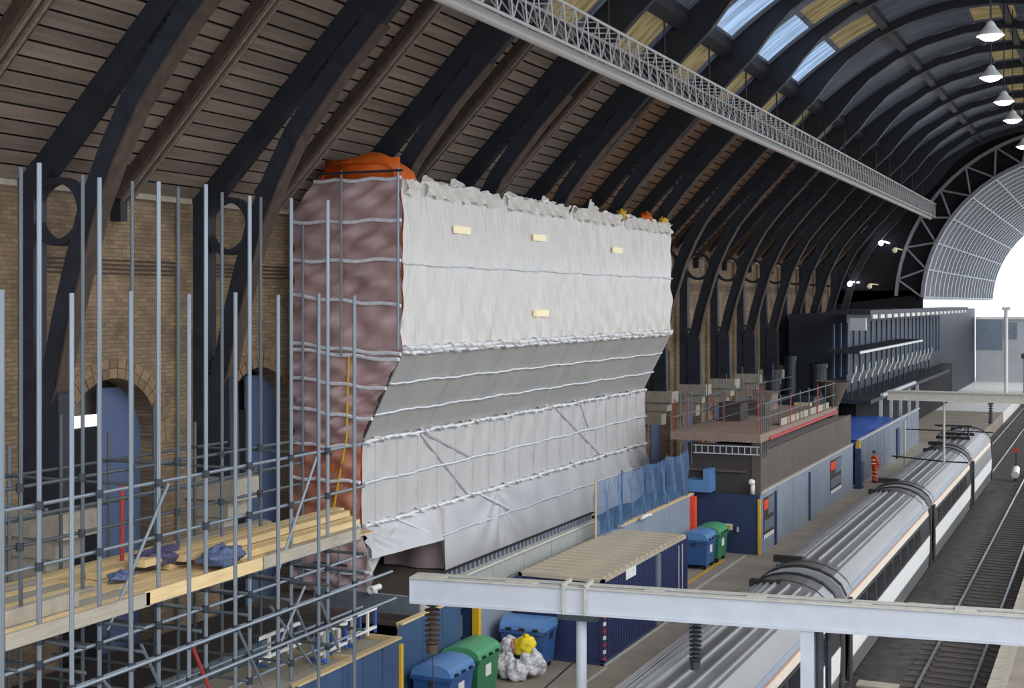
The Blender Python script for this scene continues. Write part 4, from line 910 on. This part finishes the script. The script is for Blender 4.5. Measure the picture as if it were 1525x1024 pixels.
scr = [(x, zr(x)+.2) for x in (-22.3, -19, -16.5, -14, -11, -8, -5.5, -2, 1.5)]+[vp(math.radians(a), VR+.36) for a in range(106, 0, -6)]+[(-22.3, vp(0, VR)[1])]
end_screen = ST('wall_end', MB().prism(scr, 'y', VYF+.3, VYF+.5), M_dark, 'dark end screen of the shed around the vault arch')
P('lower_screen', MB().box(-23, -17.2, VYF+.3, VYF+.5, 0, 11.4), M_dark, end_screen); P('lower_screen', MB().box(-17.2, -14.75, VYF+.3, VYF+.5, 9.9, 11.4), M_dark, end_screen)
for (x, z, y) in ((-17.5, 15.2, 112), (-16.4, 14.6, 112), (-20, 11.9, 112), (-18.4, 11.7, 112)):
    one('flood_lamp', MB().blob((x, y, z), .2, .2, .2, 8, 6, 0, 1, False).box(x-.05, x+.05, y, y+4.3, z+.15, z+.25), M_lamp if x in (-17.5, -20) else M_warm, {-17.5: 'tiny lamp left of the vault arch upper left', -16.4: 'tiny lamp left of the vault arch upper right', -20: 'tiny bright lamp lower left of the vault arch', -18.4: 'tiny warm lamp lower right by the vault arch'}[x], 'lamp', smooth=True)
# dark two-storey block with canopies
db = T('platform_building', 'dark blue glazed building with bright-edged canopies on the far platform', 'building', (-17, 112, 0))
P('mass', MB().box(-21, -17.0, 94, 186, 0, 9.6), M_bluegl, db)
for i in range(24): P('mullion', MB().box(-17.0, -16.9, 89+2.5*i, 89.2+2.5*i, 5.4, 9.0), M_hoard, db)
P('upper_canopy', MB().box(-17.0, -14.4, 88, 150, 9.6, 9.9), M_iron2, db); P('lower_canopy', MB().box(-17.0, -15.0, 87.5, 118, 7.1, 7.3), M_iron2, db)
P('canopy_edge', MB().box(-15.0, -14.95, 87.5, 118, 7.1, 7.25), M_wht, db)
for i in range(20): P('edge_light', MB().box(-14.4, -14.3, 88.5+3*i, 90.2+3*i, 9.35, 9.6), M_wht, db)
P('sign_box', MB().box(-15.6, -14.6, 87.4, 87.8, 8.6, 9.4), M_grey, db)
for i in range(16):
    y = 88+2.6*i
    l = T('swan_neck_lamp', 'white swan-neck lamp on a dark post, number %s along the far building front' % ORD[i], 'lamp', (-15.6, y, 4.15), group='swan-neck lamps by the far building')
    TB('post', (-15.6, y, 4.15), (-15.6, y, 5.2), .06, M_iron2, l, 6)
    P('neck', MB().path([(-15.6, y, 5.2), (-15.5, y, 5.6), (-15.35, y, 5.85), (-15.3, y, 6.3)], .055), M_wht, l)
P('ground_canopy', MB().box(-17.0, -14.3, 87.5, 132, 3.9, 4.15), M_iron2, db); P('canopy_edge', MB().prism([(-14.4, 4.1), (-14.2, 4.1), (-14.2, 4.3), (-14.4, 4.3)], 'y', 92, 108), M_grey, db)
P('ground_floor', MB().box(-17.0, -16.0, 92, 150, 0, 3.9), M_dark, db)
for i in range(5): P('ground_post', MB().box(-14.5, -14.3, 92+4.5*i, 92.2+4.5*i, 0, 3.9), M_grey, db)
# pipes and tank clutter by the wall between hopper and building
pt = T('pipe_stack', 'dark grey vertical pipes and tank in front of the far wall', 'pipework', (-18, 86, 0))
for x, y, r, h in ((-17.4, 86.2, .55, 6.5), (-18.9, 85.0, .35, 7.0), (-19.8, 84, .5, 6.2)): P('pipe', MB().tube((x, y, 0), (x, y, h), r, 14).tube((x, y, h-.3), (x, y, h), r*1.15, 14), M_iron2, pt)
P('tank', MB().box(-20.5, -16.8, 82, 84, 2.6, 4.6), M_iron2, pt); P('tank_leg', MB().box(-20.3, -16.9, 82.2, 83.8, 0, 2.6), M_dark, pt)
P('timber_end', MB().box(-17.9, -16.9, 81.5, 82, 3.5, 4.3), M_timber, pt)
# pale block and open daylight at the end
eb = T('end_building', 'pale grey blockhouse in daylight beyond the end of the shed', 'building', (-9, 190, 0))
P('mass', MB().box(-16.9, 16, 186, 196, 0, 8.2), M_conc, eb); P('window', MB().box(-13.4, -11.8, 185.9, 186, 5.6, 7.8), M_fence, eb); P('blue_panel', MB().box(-16.9, -13.6, 185.9, 186, 4.2, 8), M_bluegrey, eb)
P('cornice', MB().box(-16.9, 16.2, 185.7, 196, 8.2, 8.5), M_wht, eb)
one('platform_column', MB().tube((-10.6, 150, 0), (-10.6, 150, 9.8), .2, 12).box(-11, -10.2, 149.7, 150.3, 9.6, 9.9), M_wht, 'tall thin white column in front of the pale blockhouse', 'column')
sh = T('platform_shelter', 'small dark-roofed kiosk on the bright far platform', 'kiosk', (-6, 160, 0))
P('roof', MB().box(-9.6, -3, 158, 164, 4.2, 4.7), M_raft, sh); P('wall', MB().box(-8.4, -3.2, 159, 163, 0, 4.2), M_bluegrey, sh); P('post', MB().box(-9.4, -9.1, 158.2, 158.5, 0, 4.2), M_fence, sh); P('poster', MB().box(-8.0, -6.0, 158.9, 159, .8, 2.0), M_bagr, sh)
gs = T('ground_signal', 'small white ground signal with red lamp beside the empty track', 'signal', (-5.9, 91.8, -1.05))
P('housing', MB().tube((-5.9, 91.2, -.6), (-5.9, 92.1, -.3), .24, 12), M_wht, gs); P('base', MB().box(-6.0, -5.8, 91.6, 91.8, -1.05, -.5), M_iron2, gs); P('lamp', MB().tube((-5.9, 91.9, .9), (-5.9, 92.0, .9), .17, 10), M_red, gs); P('stem', MB().box(-5.94, -5.86, 91.95, 92.03, -1.05, .8), M_iron2, gs)
